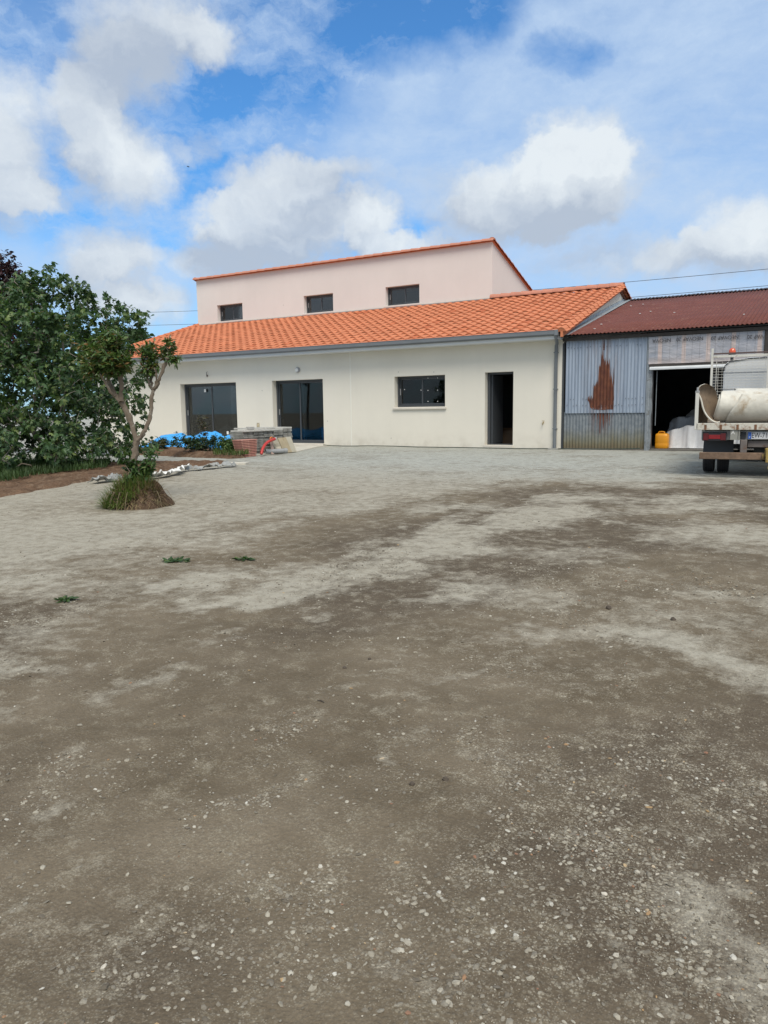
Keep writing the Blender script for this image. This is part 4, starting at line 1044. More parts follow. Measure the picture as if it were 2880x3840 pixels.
    GR = leafmat('grass_green', (.070, .115, .026), (.125, .175, .045), (.24, .21, .09), .3, .6); ST = leafmat('grass_straw', (.17, .125, .065), (.24, .18, .10), (.09, .10, .04), .2, .7)
    blades(1700, -.13, .32, .05, .27, GR, 'green grass tuft on the left of the earth mound', 'grass_tuft', 41, -.02)
    blades(1300, .06, .38, .06, .20, ST, 'dry straw coloured grass hanging over the right of the earth mound', 'dry_grass', 43, -.01, 1.7)
    # bare roots poking out of the mound
    for k in range(9):
        a = random.uniform(-2.4, .6); p = np.array([c_[0] + .34 * math.cos(a), c_[1] + .3 * math.sin(a), c_[2] + .2])
        o_ = np.array([math.cos(a), math.sin(a), 0]); obj('root', MB().tube([p, p + o_ * .07 + [0, 0, .02], p + o_ * .13 - [0, 0, .08], p + o_ * .16 - [0, 0, .2]], [.004, .0035, .003, .002], 5, False), mat('pale_root', (.22, .17, .11), .9), mo, smooth=True)
pruned_tree()

def grass_patch(name, poly_px, n, h, m, seed, base=.1):
    rg = np.random.default_rng(seed); P = np.array([g2(*p) for p in poly_px]); lo, hi = P.min(0), P.max(0)
    x = rg.uniform(lo[0], hi[0], n * 3); y = rg.uniform(lo[1], hi[1], n * 3); ins = np.zeros(len(x), bool)
    for (ax, ay), (bx, by) in zip(P, np.roll(P, -1, 0)): ins ^= ((ay > y) != (by > y)) & (x < (bx - ax) * (y - ay) / (by - ay + 1e-12) + ax)
    x, y = x[ins][:n], y[ins][:n]; n = len(x)
    Tm = np.array([(-.014, 0, 0), (.014, 0, 0), (-.010, .1, .5), (.010, .1, .5), (0, .4, 1.0)]); TF = np.array([(0, 1, 3), (0, 3, 2), (2, 3, 4)])
    hh = rg.uniform(h * .5, h * 1.3, n)
    V, F_ = scatter(Tm, TF, np.stack([x, y, gz(x, y) + base], -1), rotz(rg.uniform(0, 6.28, n)) @ rotx(rg.normal(0, .3, n)), np.stack([np.full(n, .7), hh, hh], -1))
    return obj(name, (V, F_), m)
tag(grass_patch('grass', [(-250, 1860), (0, 1825), (130, 1800), (260, 1782), (400, 1768), (420, 1745), (200, 1742), (-250, 1752)], 9000, .13, leafmat('shade_grass', (.030, .062, .018), (.055, .095, .028), None, .25, .6), 51, .08), kind='stuff')

def bush(name, c_, r, h, n, leaf, lm, label, cat, seed, w=.22, group=None, per=16):
    rng = np.random.default_rng(seed); c_ = np.array(c_, float)
    ells = [(c_ + [rng.uniform(-.5, .5) * r, rng.uniform(-.4, .4) * r, h * rng.uniform(.4, .7)], np.array([r * rng.uniform(.4, .7), r * rng.uniform(.4, .6), h * rng.uniform(.3, .45)])) for _ in range(6)]
    tips = ell_points(ells, n, rng, .2); tips = tips[tips[:, 2] > c_[2] + .04]
    nd, pr_, en = grow(c_, tips, None, rng, .1, .2)
    t = empty(name, tuple(c_), label, cat, group)
    obj('stems', limbs(nd, pr_, .0028, 2.3), BARKF, t, smooth=True)
    obj('leaves', foliage(nd, pr_, en, per, *T_ov3(w), leaf, (-.2, .7), rng, .9, .08), lm, t)
    return t
q = ghit(725, 1712); bush('rose_bush', q + [0, 0, .08], .50, .50, 110, (.055, .095), ROSEL, 'dark leafy rose bush in front of the blue tarpaulin', 'shrub', 61)
q = ghit(790, 1710); bush('rose_bush', q + [0, 0, .08], .28, .42, 36, (.05, .085), ROSEL, 'thin rose bush just right of the dark leafy one', 'shrub', 62)
q = ghit(770, 1700); bush('tall_weed', q + [0, 0, .1], .22, 1.12, 22, (.07, .11), leafmat('brownish_leaf', (.05, .045, .025), (.07, .07, .03), (.09, .05, .03), .2), 'tall spindly weed rising above the rose bush before the left patio door', 'weed', 63, .2, None, 9)
q = ghit(850, 1712); bush('leafy_weed', q + [0, 0, .08], .42, .42, 80, (.06, .11), GRNL, 'bright green weed clump in front of the blue tarpaulin', 'weed', 64)
q = ghit(905, 1710); bush('leafy_weed', q + [0, 0, .08], .30, .34, 50, (.05, .09), GRNL, 'low green weeds at the right end of the shrub bed', 'weed', 65)
q = ghit(590, 1702); bush('leafy_weed', q + [0, 0, .06], .36, .38, 60, (.06, .10), leafmat('olive_leaf', (.04, .055, .02), (.075, .085, .035), (.12, .10, .05), .2), 'olive weed clump on the soil right of the tree trunk', 'weed', 66)
tag(grass_patch('bed_grass', [(800, 1718), (860, 1721), (935, 1717), (925, 1708), (840, 1702), (790, 1706)], 900, .15, leafmat('bed_grass_leaf', (.045, .085, .02), (.08, .13, .03), (.15, .15, .06), .3, .6), 53, .09), kind='stuff')
# flat weeds in the yard
def rosette(px, py, n, r, label, seed):
    rg = np.random.default_rng(seed); q = ghit(px, py); a = rg.uniform(0, 6.28, n); rr = rg.random(n) * r * .9
    pos = np.stack([q[0] + _rt[0] * np.cos(a) * rr * 1.5 + _fw[0] * np.sin(a) * rr * .7, q[1] + _rt[1] * np.cos(a) * rr * 1.5 + _fw[1] * np.sin(a) * rr * .7, np.full(n, q[2] + .012)], -1)
    rot = leaf_rot(np.stack([np.cos(a), np.sin(a), rg.uniform(.1, .8, n)], -1), .15 * np.ones(n), rg)
    t = empty('yard_weed', tuple(q), label, 'weed')
    obj('leaves', scatter(*T_ov3(.2), pos, rot, rg.uniform(.03, .075, n)), GRNL, t)
    obj('stalks', MB().tube([q, q + [.02, 0, .03]], .004, 5).tube([q, q + [-.03, .01, .025]], .004, 5), GRNL, t)
rosette(662, 2106, 70, .075, 'low green weed patch alone in the gravel yard, the larger one', 71); rosette(918, 2100, 40, .05, 'small green weed in the gravel right of the larger weed patch', 72); rosette(243, 2253, 24, .045, 'tiny flat weed in the gravel at far left of the yard', 73)

# clods, sticks and chips that lie alone
CLOD = mat('dark_clod', (.085, .068, .052), .95, .25, 30, bs=60, bst=.6)
def clod(px, py, r, label, m=CLOD, nm='clod', cat='clod'):
    q = ghit(px, py); sack(nm, q - [0, 0, r * .15], (r, r * .8), r * 1.3, m, label, cat, int(px) % 17)
clod(1292, 2507, .011, 'small dark clod of earth alone in the middle of the yard'); clod(1386, 2473, .009, 'small dark clod beyond and right of the middle one'); clod(2524, 2325, .016, 'dark round clod at the right side of the yard'); clod(2283, 2282, .018, 'flat dark clod in the pale gravel right of the middle')
clod(1671, 2926, .012, 'dark lump of earth beside loose stones in the near yard'); clod(1545, 2942, .010, 'flat brown lump of earth in the near yard')
q = ghit(1203, 2632); tag(obj('twig', MB().tube([q + [-.02, 0, .004], q + [0, .004, .006], q + [.022, -.004, .004]], [.002, .0035, .002], 6), CLOD, None, tuple(q), smooth=True), 'short dark twig lying on bare earth in the near yard', 'twig')

# ------------------------------------------------------------------ tarpaulin, slabs, pipes by the terrace
def cloth_field(name, x0, x1, y0, y1, zb, hf, m, label, cat, step=.045, skirt=.0):
    xs = np.arange(x0, x1 + step / 2, step); ys = np.arange(y0, y1 + step / 2, step); X, Y = np.meshgrid(xs, ys); Z = zb + hf(X, Y)
    n = len(xs); I = np.arange(X.size).reshape(X.shape); Fq = np.stack([I[:-1, :-1], I[:-1, 1:], I[1:, 1:], I[1:, :-1]], -1).reshape(-1, 4)
    V = np.stack([X.ravel(), Y.ravel(), Z.ravel()], -1)
    o = obj(name, (V, Fq), m, None, ((x0 + x1) / 2, (y0 + y1) / 2, zb), smooth=True)
    sd_ = o.modifiers.new('thick', 'SOLIDIFY'); sd_.thickness = .004; sd_.offset = -1
    return tag(o, label, cat)
TARP = mat('blue_tarpaulin', (.05, .36, .80), .42, .10, 5, spec=.5, bs=9, bst=.5, bd=.05)
prof_x = np.array([hit(p, 1660, 'y', -3.2)[0] for p in (545, 575, 605, 650, 690, 730, 755, 775, 800, 830, 850, 880, 905)])
prof_h = .86 * np.array([.10, .22, .44, .50, .40, .42, .58, .56, .44, .38, .46, .47, .34])
def tarp_h(X, Y):
    h = np.interp(X, prof_x, prof_h); t = np.clip((Y + 3.75) / .55, 0, 1); t2 = np.clip((-2.25 - Y) / .5, 0, 1)
    wr = (np.abs(fbm(X * 3.2 + Y * 2, Y * 3.2 - X, 401, 4) - .5)) * -.5 + (fbm(X * 7, Y * 7, 411, 3) - .5) * .16
    return np.maximum(.012, h * np.sqrt(np.minimum(t, t2)) * (1.10 + wr * .9) + wr * .22 * np.minimum(t, t2))
cloth_field('blue_tarpaulin', float(prof_x[0]) - .1, float(prof_x[-1]) + .25, -3.78, -2.2, -.04, tarp_h, TARP, 'wrinkled bright blue tarpaulin spread over a low pile along the house', 'tarpaulin')
gx = hit(425, 1700, 'z', -.06)
cloth_field('grey_sheet', gx[0] - .75, gx[0] + .75, gx[1] - .5, gx[1] + .5, -.09, lambda X, Y: .02 + .14 * fbm(X * 1.6, Y * 1.6, 421) * np.clip(1.2 - np.abs(Y - gx[1]) / .5, 0, 1), mat('grey_plastic_sheet', (.13, .14, .135), .6, .15, 4), 'dark grey plastic sheet lying low behind the tree trunk', 'sheet')
# slabs: five columns along the terrace edge
FX = -5.42
yA = hit(912, 1660, 'x', FX)[1]; yB = hit(1097, 1660, 'x', FX)[1]; cw = (yB - yA) / 5
SLAB = mat('grey_concrete_slab', (.27, .265, .24), .9, .2, 5, bs=50, bst=.35, fine=.12, dirt=(.15, .145, .13), ds=7, da=.35, island=.28)
SLABT = mat('pale_slab_top', (.50, .49, .45), .9, .12, 4, bs=50, bst=.3)
def chipped(w, d, h, seed):
    rg = np.random.default_rng(seed); m = MB(); nx = 7
    V = []
    for zz in (0, h):
        ring = []
        for k in range(nx + 1): ring.append((-w / 2 + w * k / nx, -d / 2 + abs(rg.normal(0, .004))))
        for k in range(1, nx): ring.append((w / 2 - abs(rg.normal(0, .004)), -d / 2 + d * k / nx))
        for k in range(nx + 1): ring.append((w / 2 - w * k / nx, d / 2 - abs(rg.normal(0, .004))))
        for k in range(1, nx): ring.append((-w / 2 + abs(rg.normal(0, .004)), d / 2 - d * k / nx))
        V += [(a, b_, zz + (rg.normal(0, .0012) if zz else 0)) for a, b_ in ring]
    n = len(V) // 2
    return V, [tuple(range(n))[::-1], tuple(range(n, 2 * n))] + [(i, (i + 1) % n, (i + 1) % n + n, i + n) for i in range(n)]
protos = [mesh('slab', *chipped(.47, cw - .028, .034, 500 + k)) for k in range(6)]
for p in protos: p.materials.append(SLAB)
ptop = mesh('slab', *chipped(.47, cw - .012, .040, 520)); ptop.materials.append(SLABT)
def place_slab(me, x, y, z, rz, label, group):
    o = bpy.data.objects.new('slab', me); COL.objects.link(o); o.location = (x, y, z); o.rotation_euler = (0, 0, rz); tag(o, label, 'slab', group); return o
heights = [16, 16, 16, 16, 17]
for c_ in range(5):
    z = -.043
    for k in range(heights[c_]):
        last = k == heights[c_] - 1
        hgt = .0475
        yy = yA + (c_ + .5) * cw
        lab = 'grey concrete slab with chipped edge stacked in five columns beside the right patio door' if not last else 'pale topped slab crowning a column of the stack beside the right patio door'
        place_slab(ptop if last else random.choice(protos), FX - .235 + random.gauss(0, .017), yy + random.gauss(0, .006), z, random.gauss(0, .012), lab, 'slabs stacked beside the patio door' if not last else 'pale slabs on top of the stack')
        z += hgt - (.0065 if not last else 0)
ztop = -.043 + 16 * .041 + .0065
for c_ in range(1, 4):
    place_slab(ptop, FX - .50, yA + (c_ + .6) * cw, ztop + .004, random.gauss(0, .02), 'pale slab set back on top of the stack beside the right patio door', 'pale slabs set back on the stack')
jz = ztop + .048
j = hit(968, 1590, 'x', FX - .42); jar = empty('jar', (j[0], j[1], jz), 'small beige jar standing on top of the slab stack', 'jar')
obj('glass_body', MB().lathe([(0, 0), (.035, 0), (.042, .01), (.042, .085), (.034, .098), (.034, .105), (0, .105)], (j[0], j[1], jz), 16), mat('beige_jar', (.42, .36, .24), .4, .1, 8), jar, smooth=True, sharp=40)
obj('lid', MB().lathe([(0, .105), (.038, .105), (.038, .122), (0, .122)], (j[0], j[1], jz), 16), mat('jar_lid', (.38, .33, .24), .5), jar, smooth=True, sharp=40)
j = hit(938, 1600, 'x', FX - .25)
tag(obj('brick_chunk', MB().box((j[0] - .06, j[1] - .11, ztop), (j[0] + .06, j[1] + .11, ztop + .075)), mat('chunk_grey', (.36, .35, .33), .9, .1, 9, bs=50), None, (j[0], j[1], ztop), bevel=.008), 'small grey block lying on the left of the slab stack', 'block')
# red ribbed tiles stacked in front
RX = -5.02
ry0 = hit(905, 1680, 'x', RX)[1]; ry1 = hit(966, 1680, 'x', RX)[1]
RED = mat('red_clay_tile', (.40, .185, .145), .85, .15, 7, bs=40, bst=.3, dirt=(.52, .30, .24), ds=9, da=.3)
for k in range(11):
    f = k / 10; w_ = (ry1 - ry0) * (.70 + .30 * f); yc = ry0 + (ry1 - ry0) * (.56 - .06 * f)
    g_ = MB(); x0_, x1_ = RX - .30, RX
    g_.prism([(x0_, 0), (x1_ - .012, 0), (x1_, .006), (x1_, .024), (x1_ - .012, .031), (x0_, .031)], 'y', yc - w_ / 2, yc + w_ / 2)
    g_.v = [(a, b_, c_ + -.06 + k * .0415) for a, b_, c_ in g_.v]
    o = obj('clay_tile', g_, RED, None, (RX - .15, yc, -.06 + k * .0415)); tag(o, 'red clay tile lying flat in the short stack before the grey slabs', 'tile', 'red clay tiles in the short stack')
    if k: obj('gap_shade', MB().box((x0_ + .03, yc - w_ / 2 + .03, -.06 + k * .0415 - .0105), (x1_ - .03, yc + w_ / 2 - .03, -.06 + k * .0415 - .0005)), mat('tile_gap_shade', (.12, .07, .06), .9), o)  # dark filler: shade of the gap between tiles, put into its colour
# leaning slabs
def leaning(pxL, pxR, pyb, h, m, label, lean=.16, x0=-5.05, extra=None):
    a = hit(pxL, pyb, 'x', x0); b_ = hit(pxR, pyb, 'x', x0); zb = -.043
    V = [(x0, a[1], zb), (x0, b_[1], zb), (x0 - lean, b_[1] - .06, zb + h), (x0 - lean, a[1] - .06, zb + h)]
    n = np.array([h, 0, lean]) / math.hypot(h, lean) * .035
    V2_ = [tuple(np.array(v) - n) for v in V]
    g_ = MB().add(V + V2_, [(0, 1, 2, 3), (7, 6, 5, 4), (0, 4, 5, 1), (1, 5, 6, 2), (2, 6, 7, 3), (3, 7, 4, 0)])
    o = obj('leaning_slab', g_, m, None, (x0, (a[1] + b_[1]) / 2, zb), bevel=.006); tag(o, label, 'slab')
    return o, V, n
o, V, n = leaning(1040, 1064, 1697, .40, mat('stained_slab', (.33, .30, .23), .9, .15, 6, dirt=(.20, .16, .10), ds=8, da=.3), 'leaning slab with a broken pale patch, leftmost of three against the stack')
V = np.array(V); obj('broken_patch', MB().add([V[0] * .62 + V[1] * .25 + V[3] * .13 + n * .1, V[0] * .2 + V[1] * .75 + V[2] * .05 + n * .1, V[1] * .5 + V[2] * .45 + V[0] * .05 + n * .1, V[0] * .4 + V[3] * .45 + V[1] * .15 + n * .1], [(0, 1, 2, 3)]), mat('broken_face', (.48, .43, .33), .9, .1, 12), o)
o, V, n = leaning(1066, 1096, 1695, .42, mat('yellow_slab', (.36, .30, .20), .9, .12, 5, dirt=(.22, .15, .07), ds=4, da=.3), 'yellowish leaning slab with brown stain, middle of three against the stack')
leaning(1093, 1113, 1692, .43, mat('beige_slab', (.42, .39, .31), .9, .08, 5), 'plain beige leaning slab, rightmost of three against the stack', .15, -5.08)
# pipes
q = ghit(985, 1698); zq = -.02
pv = empty('drain_pipe', tuple(q), 'grey plastic drain pipe lying in front of the slab stack', 'pipe')
d = np.array([.3, -.95, 0]); d /= np.linalg.norm(d); pc = np.array([-5.0, yA + 1.0, .03])
pa, pb = pc + np.array([-.15, -.42, 0]), pc + np.array([.16, .12, 0])
obj('pipe_wall', MB().tube([pa, pb], .062, 18, False).tube([pb, pa], .055, 18, False).add([pb + .062 * np.array([math.cos(t) * .5, -math.cos(t) * .3, 0]) for t in ()], []), mat('pvc_grey', (.27, .28, .28), .5, .08), pv, smooth=True)
obj('socket_ring', MB().tube([pb - (pb - pa) * .16, pb - (pb - pa) * .01], .070, 18, False), mat('pvc_grey', (.27, .28, .28), .5, .08), pv, smooth=True)
hz = [hit(980, 1703, 'x', -4.85), hit(984, 1685, 'x', -4.88), hit(993, 1668, 'x', -4.92), hit(1005, 1657, 'x', -4.97), hit(1018, 1651, 'x', -5.0), hit(1030, 1646, 'x', -5.03)]
tt = np.linspace(0, 5, 46); C = np.stack([np.interp(tt, range(6), np.array(hz)[:, k]) for k in range(3)], -1)
for _ in range(6): C[1:-1] = (C[:-2] + 2 * C[1:-1] + C[2:]) / 4
rr = [.036 + (.004 if i % 2 else 0) for i in range(len(C))]
hose = tag(obj('red_conduit', MB().tube(C, rr, 12), mat('red_conduit_plastic', (.46, .035, .03), .45, .08), None, tuple(C[0]), smooth=True), 'curved red ribbed conduit rising from the gravel before the slab stack', 'conduit')
e_ = C[-1]; obj('grey_end', MB().tube([e_ + (C[-1] - C[-3]) * .2, e_ + (C[-1] - C[-3]) / np.linalg.norm(C[-1] - C[-3]) * .07], .030, 12), mat('conduit_end', (.5, .5, .5), .5), hose, smooth=True)
q = hit(1019, 1646, 'x', -5.1)
oc = empty('orange_clamp', (-5.12, q[1], -.043), 'orange handled board propped beside the red conduit', 'tool')
zq = q[2]; yb_ = q[1]
obj('board', MB().add([(-5.0, yb_ - .14, -.043), (-5.0, yb_ - .04, -.043), (-5.12, yb_ + .07, zq), (-5.12, yb_ - .03, zq), (-5.02, yb_ - .14, -.043), (-5.02, yb_ - .04, -.043), (-5.14, yb_ + .07, zq), (-5.14, yb_ - .03, zq)], [(0, 1, 2, 3), (7, 6, 5, 4), (0, 4, 5, 1), (1, 5, 6, 2), (2, 6, 7, 3), (3, 7, 4, 0)]), mat('worn_board', (.40, .29, .24), .85, .15, 9), oc)
obj('grip', MB().tube([(-5.13 + .005, yb_ + .02 + .055 * math.cos(t), zq + .01 + .035 * math.sin(t)) for t in np.linspace(0, 2 * math.pi, 17)], .015, 8, False), mat('orange_plastic', (.75, .20, .03), .45), oc, smooth=True)
# cable along the foot of the wall
cp = [(1215, 1668), (1260, 1672), (1320, 1677), (1390, 1671), (1480, 1673), (1560, 1678), (1660, 1679), (1760, 1681), (1860, 1683), (1935, 1687), (1990, 1686), (2050, 1682), (2120, 1683), (2250, 1684), (2360, 1683), (2400, 1681)]
cc = []
for px, py in cp:
    q = hit(px, py, 'y', -.16); cc.append((q[0], -.16 + random.uniform(-.05, .03), max(q[2], float(gz(q[0], -.16)) + .012)))
cc = np.array(cc); tt = np.linspace(0, len(cc) - 1, len(cc) * 6); C = np.stack([np.interp(tt, range(len(cc)), cc[:, k]) for k in range(3)], -1)
for _ in range(4): C[1:-1] = (C[:-2] + 2 * C[1:-1] + C[2:]) / 4
tag(obj('garden_hose', MB().tube(C, .012, 6), mat('dark_green_hose', (.03, .05, .04), .5), None, tuple(C[0]), smooth=True), 'thin dark hose trailing along the foot of the house wall', 'hose')

# ------------------------------------------------------------------ shed
SHED = empty('corrugated_shed', (7.5, 4, 0), 'old corrugated metal shed with dark red roof joined to the right of the house', 'shed')
def galv(name, low):
    m, g, b, tc = newmat(name)
    sx = g.node('ShaderNodeSeparateXYZ', None, i0=tc).outputs
    n1 = g.noise(g.vmath('MULTIPLY', tc, (7, 7, .5)), 1.0, 5, .6); n2 = g.noise(tc, 9, 5, .6)
    c1 = g.mix(g.rng(n1, .3, .7), rgba((.235, .285, .36)), rgba((.36, .42, .50))) if not low else g.mix(g.rng(n2, .3, .7), rgba((.15, .175, .20)), rgba((.25, .275, .29)))
    c1 = g.mix(g.rng(n2, .58, .75, 0, .4), c1, rgba((.42, .46, .50) if not low else (.30, .32, .33)))
    if low:   # mossy yellow foot and rust drips under the big patch
        zl = sx[2]; wob = g.math('MULTIPLY', g.math('SUBTRACT', n1, .5), .5)
        c1 = g.mix(g.rng(g.math('ADD', zl, wob), .55, .12, 0, .75), c1, rgba((.19, .165, .075)))
        c1 = g.mix(g.rng(g.math('ADD', zl, wob), .22, .0, 0, .6), c1, rgba((.14, .10, .06)))
        dx = g.math('ABSOLUTE', g.math('SUBTRACT', sx[0], 2.52 - 7.5))
        drip = g.math('MULTIPLY', g.rng(dx, .42, .05), g.rng(g.noise(g.vmath('MULTIPLY', tc, (22, 22, .6)), 1.0, 3), .42, .6))
        drip = g.math('MULTIPLY', drip, g.rng(zl, .25, .9, 0, 1.2), clamp=True)
        c1 = g.mix(drip, c1, rgba((.10, .032, .015)))
    else:
        near_ = g.math('MULTIPLY', g.rng(g.math('ABSOLUTE', g.math('SUBTRACT', sx[0], 2.55 - 7.5)), .62, .15), g.rng(g.noise(g.vmath('MULTIPLY', tc, (16, 16, .8)), 1.0, 4), .46, .62, 0, .55))
        c1 = g.mix(near_, c1, rgba((.17, .10, .07)))
        c1 = g.mix(g.rng(g.noise(g.vmath('MULTIPLY', tc, (9, 9, .35)), 1.0, 5, .65), .56, .70, 0, .55), c1, rgba((.16, .17, .19)))
        spots = g.rng(g.noise(g.vmath('MULTIPLY', tc, (12, 12, 2.2)), 1.0, 4), .70, .76, 0, .8)
        c1 = g.mix(spots, c1, rgba((.12, .06, .04)))
    g.put(b.inputs['Base Color'], c1); b.inputs['Roughness'].default_value = .55; b.inputs['Metallic'].default_value = .25; b.inputs['Specular IOR Level'].default_value = .4
    g.put(b.inputs['Normal'], g.bump(n2, .2, .006))
    return m
GAL_U, GAL_L = galv('weathered_galvanised', False), galv('old_galvanised', True)
def corr_wall(x0, x1, z0, z1, y, pitch=.088, amp=.011, th=0.0):
    n = int((x1 - x0) / pitch * 8); V = []; Fc = []; nz = 6
    for i in range(n + 1):
        x = x0 + (x1 - x0) * i / n
        for k in range(nz + 1):
            z = z0 + (z1 - z0) * k / nz; V.append((x, y - amp * math.sin(2 * math.pi * (x - x0) / pitch) + .008 * (float(vnoise(x * .9, z * .9, 5)) - .5), z))
    for i in range(n):
        for k in range(nz): a = i * (nz + 1) + k; Fc.append((a, a + nz + 1, a + nz + 2, a + 1))
    return V, Fc
SX0, SX1 = 1.49, 3.66
lw = obj('lower_sheet', corr_wall(SX0, SX1 + .08, -.12, .97, .03), GAL_L, SHED, smooth=True)
uw_ = obj('upper_sheet', corr_wall(SX0 + .04, SX1 + .06, .94, 2.92, -.0), GAL_U, SHED, smooth=True)
# the big rust stain: a ragged patch that lies on the sheet
RUST = mat('deep_rust', (.105, .030, .016), .9, .25, 7, bs=30, bst=.4, dirt=(.16, .055, .025), ds=5, da=.3)
def q4(x, y): return hit(2050 + x * .5003, 960 + y * .5003, 'y', -.02)
top_c = [(305, 1075), (320, 1060), (345, 1050), (350, 960), (362, 975), (372, 920), (385, 960), (392, 830), (405, 800), (410, 730), (422, 700), (430, 760), (442, 790), (452, 770), (462, 800), (470, 780), (475, 920), (482, 840), (488, 925), (496, 930), (502, 815), (508, 920), (508, 1050)]
bot_c = [(305, 1075), (318, 1100), (325, 1135), (345, 1150), (380, 1152), (420, 1155), (455, 1150), (498, 1150), (508, 1050)]
tx = np.array([q4(*p) for p in top_c]); bx_ = np.array([q4(*p) for p in bot_c])
xs = np.linspace(tx[0][0] + .005, tx[-1][0] - .003, 260); zt = np.interp(xs, tx[:, 0], tx[:, 2]) + .16 * (vnoise(xs * 55, xs * 0, 3) - .5) + .08 * (vnoise(xs * 140, xs * 0, 4) - .5); zb = np.interp(xs, bx_[:, 0], bx_[:, 2])
V = []; Fc = []; nz = 8
for i, x in enumerate(xs):
    for k in range(nz + 1):
        z = zb[i] + (zt[i] - zb[i]) * k / nz; ztop_ = z
        V.append((x, -.011 * math.sin(2 * math.pi * (x - SX0 - .04) / .088) - .0075, max(z, .945)))
for i in range(len(xs) - 1):
    for k in range(nz): a = i * (nz + 1) + k; Fc.append((a, a + nz + 1, a + nz + 2, a + 1))
rp_ = obj('rust_patch', (V, Fc), None, uw_, smooth=True)
ee = []
for i, x in enumerate(xs):
    for k in range(nz + 1):
        ee.append(min(1, 4 * (1 - k / nz) * max(.12, zt[i] - zb[i]), 3.5 * min(i, len(xs) - 1 - i) / len(xs) * 2, .25 + 1.6 * k / nz))
ea = rp_.data.attributes.new('edge', 'FLOAT', 'POINT'); ea.data.foreach_set('value', np.array(ee, np.float32))
mm, g, b, tc = newmat('ragged_rust')
ed = g.node('ShaderNodeAttribute', {'attribute_name': 'edge'}).outputs['Fac']
n1 = g.noise(g.vmath('MULTIPLY', tc, (30, 30, 5)), 1.0, 6, .65); n2 = g.noise(tc, 6, 5, .6); n3 = g.noise(g.vmath('MULTIPLY', tc, (14, 14, .8)), 1.0, 4)
rc = g.mix(g.rng(n2, .35, .65), rgba((.085, .025, .014)), rgba((.155, .052, .024))); rc = g.mix(g.rng(n3, .45, .7, 0, .6), rc, rgba((.065, .026, .020)))
f_ = g.rng(g.math('ADD', ed, g.math('MULTIPLY', g.math('SUBTRACT', n1, .5), 1.6)), .0, .22)
rc = g.mix(f_, rgba((.27, .29, .33)), rc)
g.put(b.inputs['Base Color'], rc); b.inputs['Roughness'].default_value = .85; g.put(b.inputs['Normal'], g.bump(n1, .3, .004))
rp_.data.materials.append(mm)
for (x, zt_, zb_, w_) in ((430, 632, 705, 9), (400, 1140, 1330, 12), (425, 1140, 1290, 9), (450, 1140, 1250, 7), (378, 1140, 1225, 8), (470, 1140, 1275, 6), (360, 1140, 1190, 6), (490, 1140, 1210, 6)):
    a_, b_ = q4(x, zt_), q4(x, zb_); low_ = zt_ > 1000; V = []; zs3 = np.linspace(a_[2], b_[2], 14)
    for k, z in enumerate(zs3):
        f_ = 1 - k / 13; hw = w_ * .5 * .0043 * (.25 + .75 * f_ if low_ else .4 + .6 * (1 - f_)) * (.7 + .6 * float(vnoise(k * .9, x, 3)))
        for xx in (a_[0] - hw, a_[0], a_[0] + hw):
            yb__ = (.03 if low_ else 0) - .011 * math.sin(2 * math.pi * (xx - (SX0 if low_ else SX0 + .04)) / .088)
            V.append((xx, yb__ - .0085, z))
    obj('rust_run', (V, [(k * 3 + j, k * 3 + j + 1, k * 3 + j + 4, k * 3 + j + 3) for k in range(13) for j in (0, 1)]), RUST, lw if low_ else uw_, smooth=True)
# nail rows and slits
nme = mesh('nail', *(lambda q: (q.v, q.f))(MB().box((-.007, -.006, -.008), (.007, .010, .008)))); nme.materials.append(mat('nail_dark', (.06, .05, .05), .7))
for z in (1.15, 1.32, 2.72):
    for k in range(24):
        if random.random() < .7:
            o = bpy.data.objects.new('nail', nme); COL.objects.link(o); o.parent = uw_
            o.location = tuple(np.array([SX0 + .1 + k * .088, -.018, z + random.uniform(-.015, .015)]) - rootloc(uw_))
# battered edge of the sliding door and its jamb
EDGE = mat('battered_sheet', (.24, .265, .285), .55, .18, 6, metal=.2, bs=12, bst=.4, bd=.02, dirt=(.12, .11, .10), ds=10, da=.3)
V = []; Fc = []
zs = np.linspace(-.08, 2.9, 30)
for i, z in enumerate(zs):
    w_ = .03 * (float(vnoise(z * 6, 1, 3)) - .5) if z < 2.1 else 0
    for x, y in ((SX1 + .04, -.028), (SX1 + .10, -.036), (SX1 + .125, -.02), (SX1 + .16 + w_, -.03 + w_ * .5), (SX1 + .185 + w_, .02)): V.append((x, y, z))
for i in range(len(zs) - 1):
    for k in range(4): a = i * 5 + k; Fc.append((a, a + 1, a + 6, a + 5))
obj('door_edge', (V, Fc), EDGE, SHED, smooth=True, sharp=30)
obj('jamb', MB().box((SX1 + .10, .03, -.1), (SX1 + .19, .16, 2.06)), mat('dark_steel', (.06, .06, .065), .6, .1), SHED)
obj('hanging_strip', MB().box((3.93, .10, .6), (3.945, .115, 2.03)), EDGE, SHED)
TRK = mat('pale_track', (.58, .60, .61), .5, .08, 3)
obj('door_track', MB().prism([(-.10, 2.045), (-.10, 2.085), (-.07, 2.125), (-.005, 2.125), (-.005, 2.045)], 'x', SX1 + .12, 8.4), TRK, SHED, bevel=.004)
obj('lintel', MB().box((SX1 + .1, -.05, 2.128), (8.4, .1, 2.20)), mat('dark_wood', (.045, .038, .034), .8, .2, 6), SHED)
obj('eave_beam', MB().box((1.46, -.10, 2.905), (14, .02 - .04, 2.985)), mat('dark_wood', (.045, .038, .034), .8, .2, 6), SHED)
obj('corner_upright', MB().box((1.435, -.012, -.1), (1.485, .1, 2.86)), mat('dark_gap_shade', (.04, .045, .05), .7), SHED)  # dark strip painted as shade in the gap between house and shed
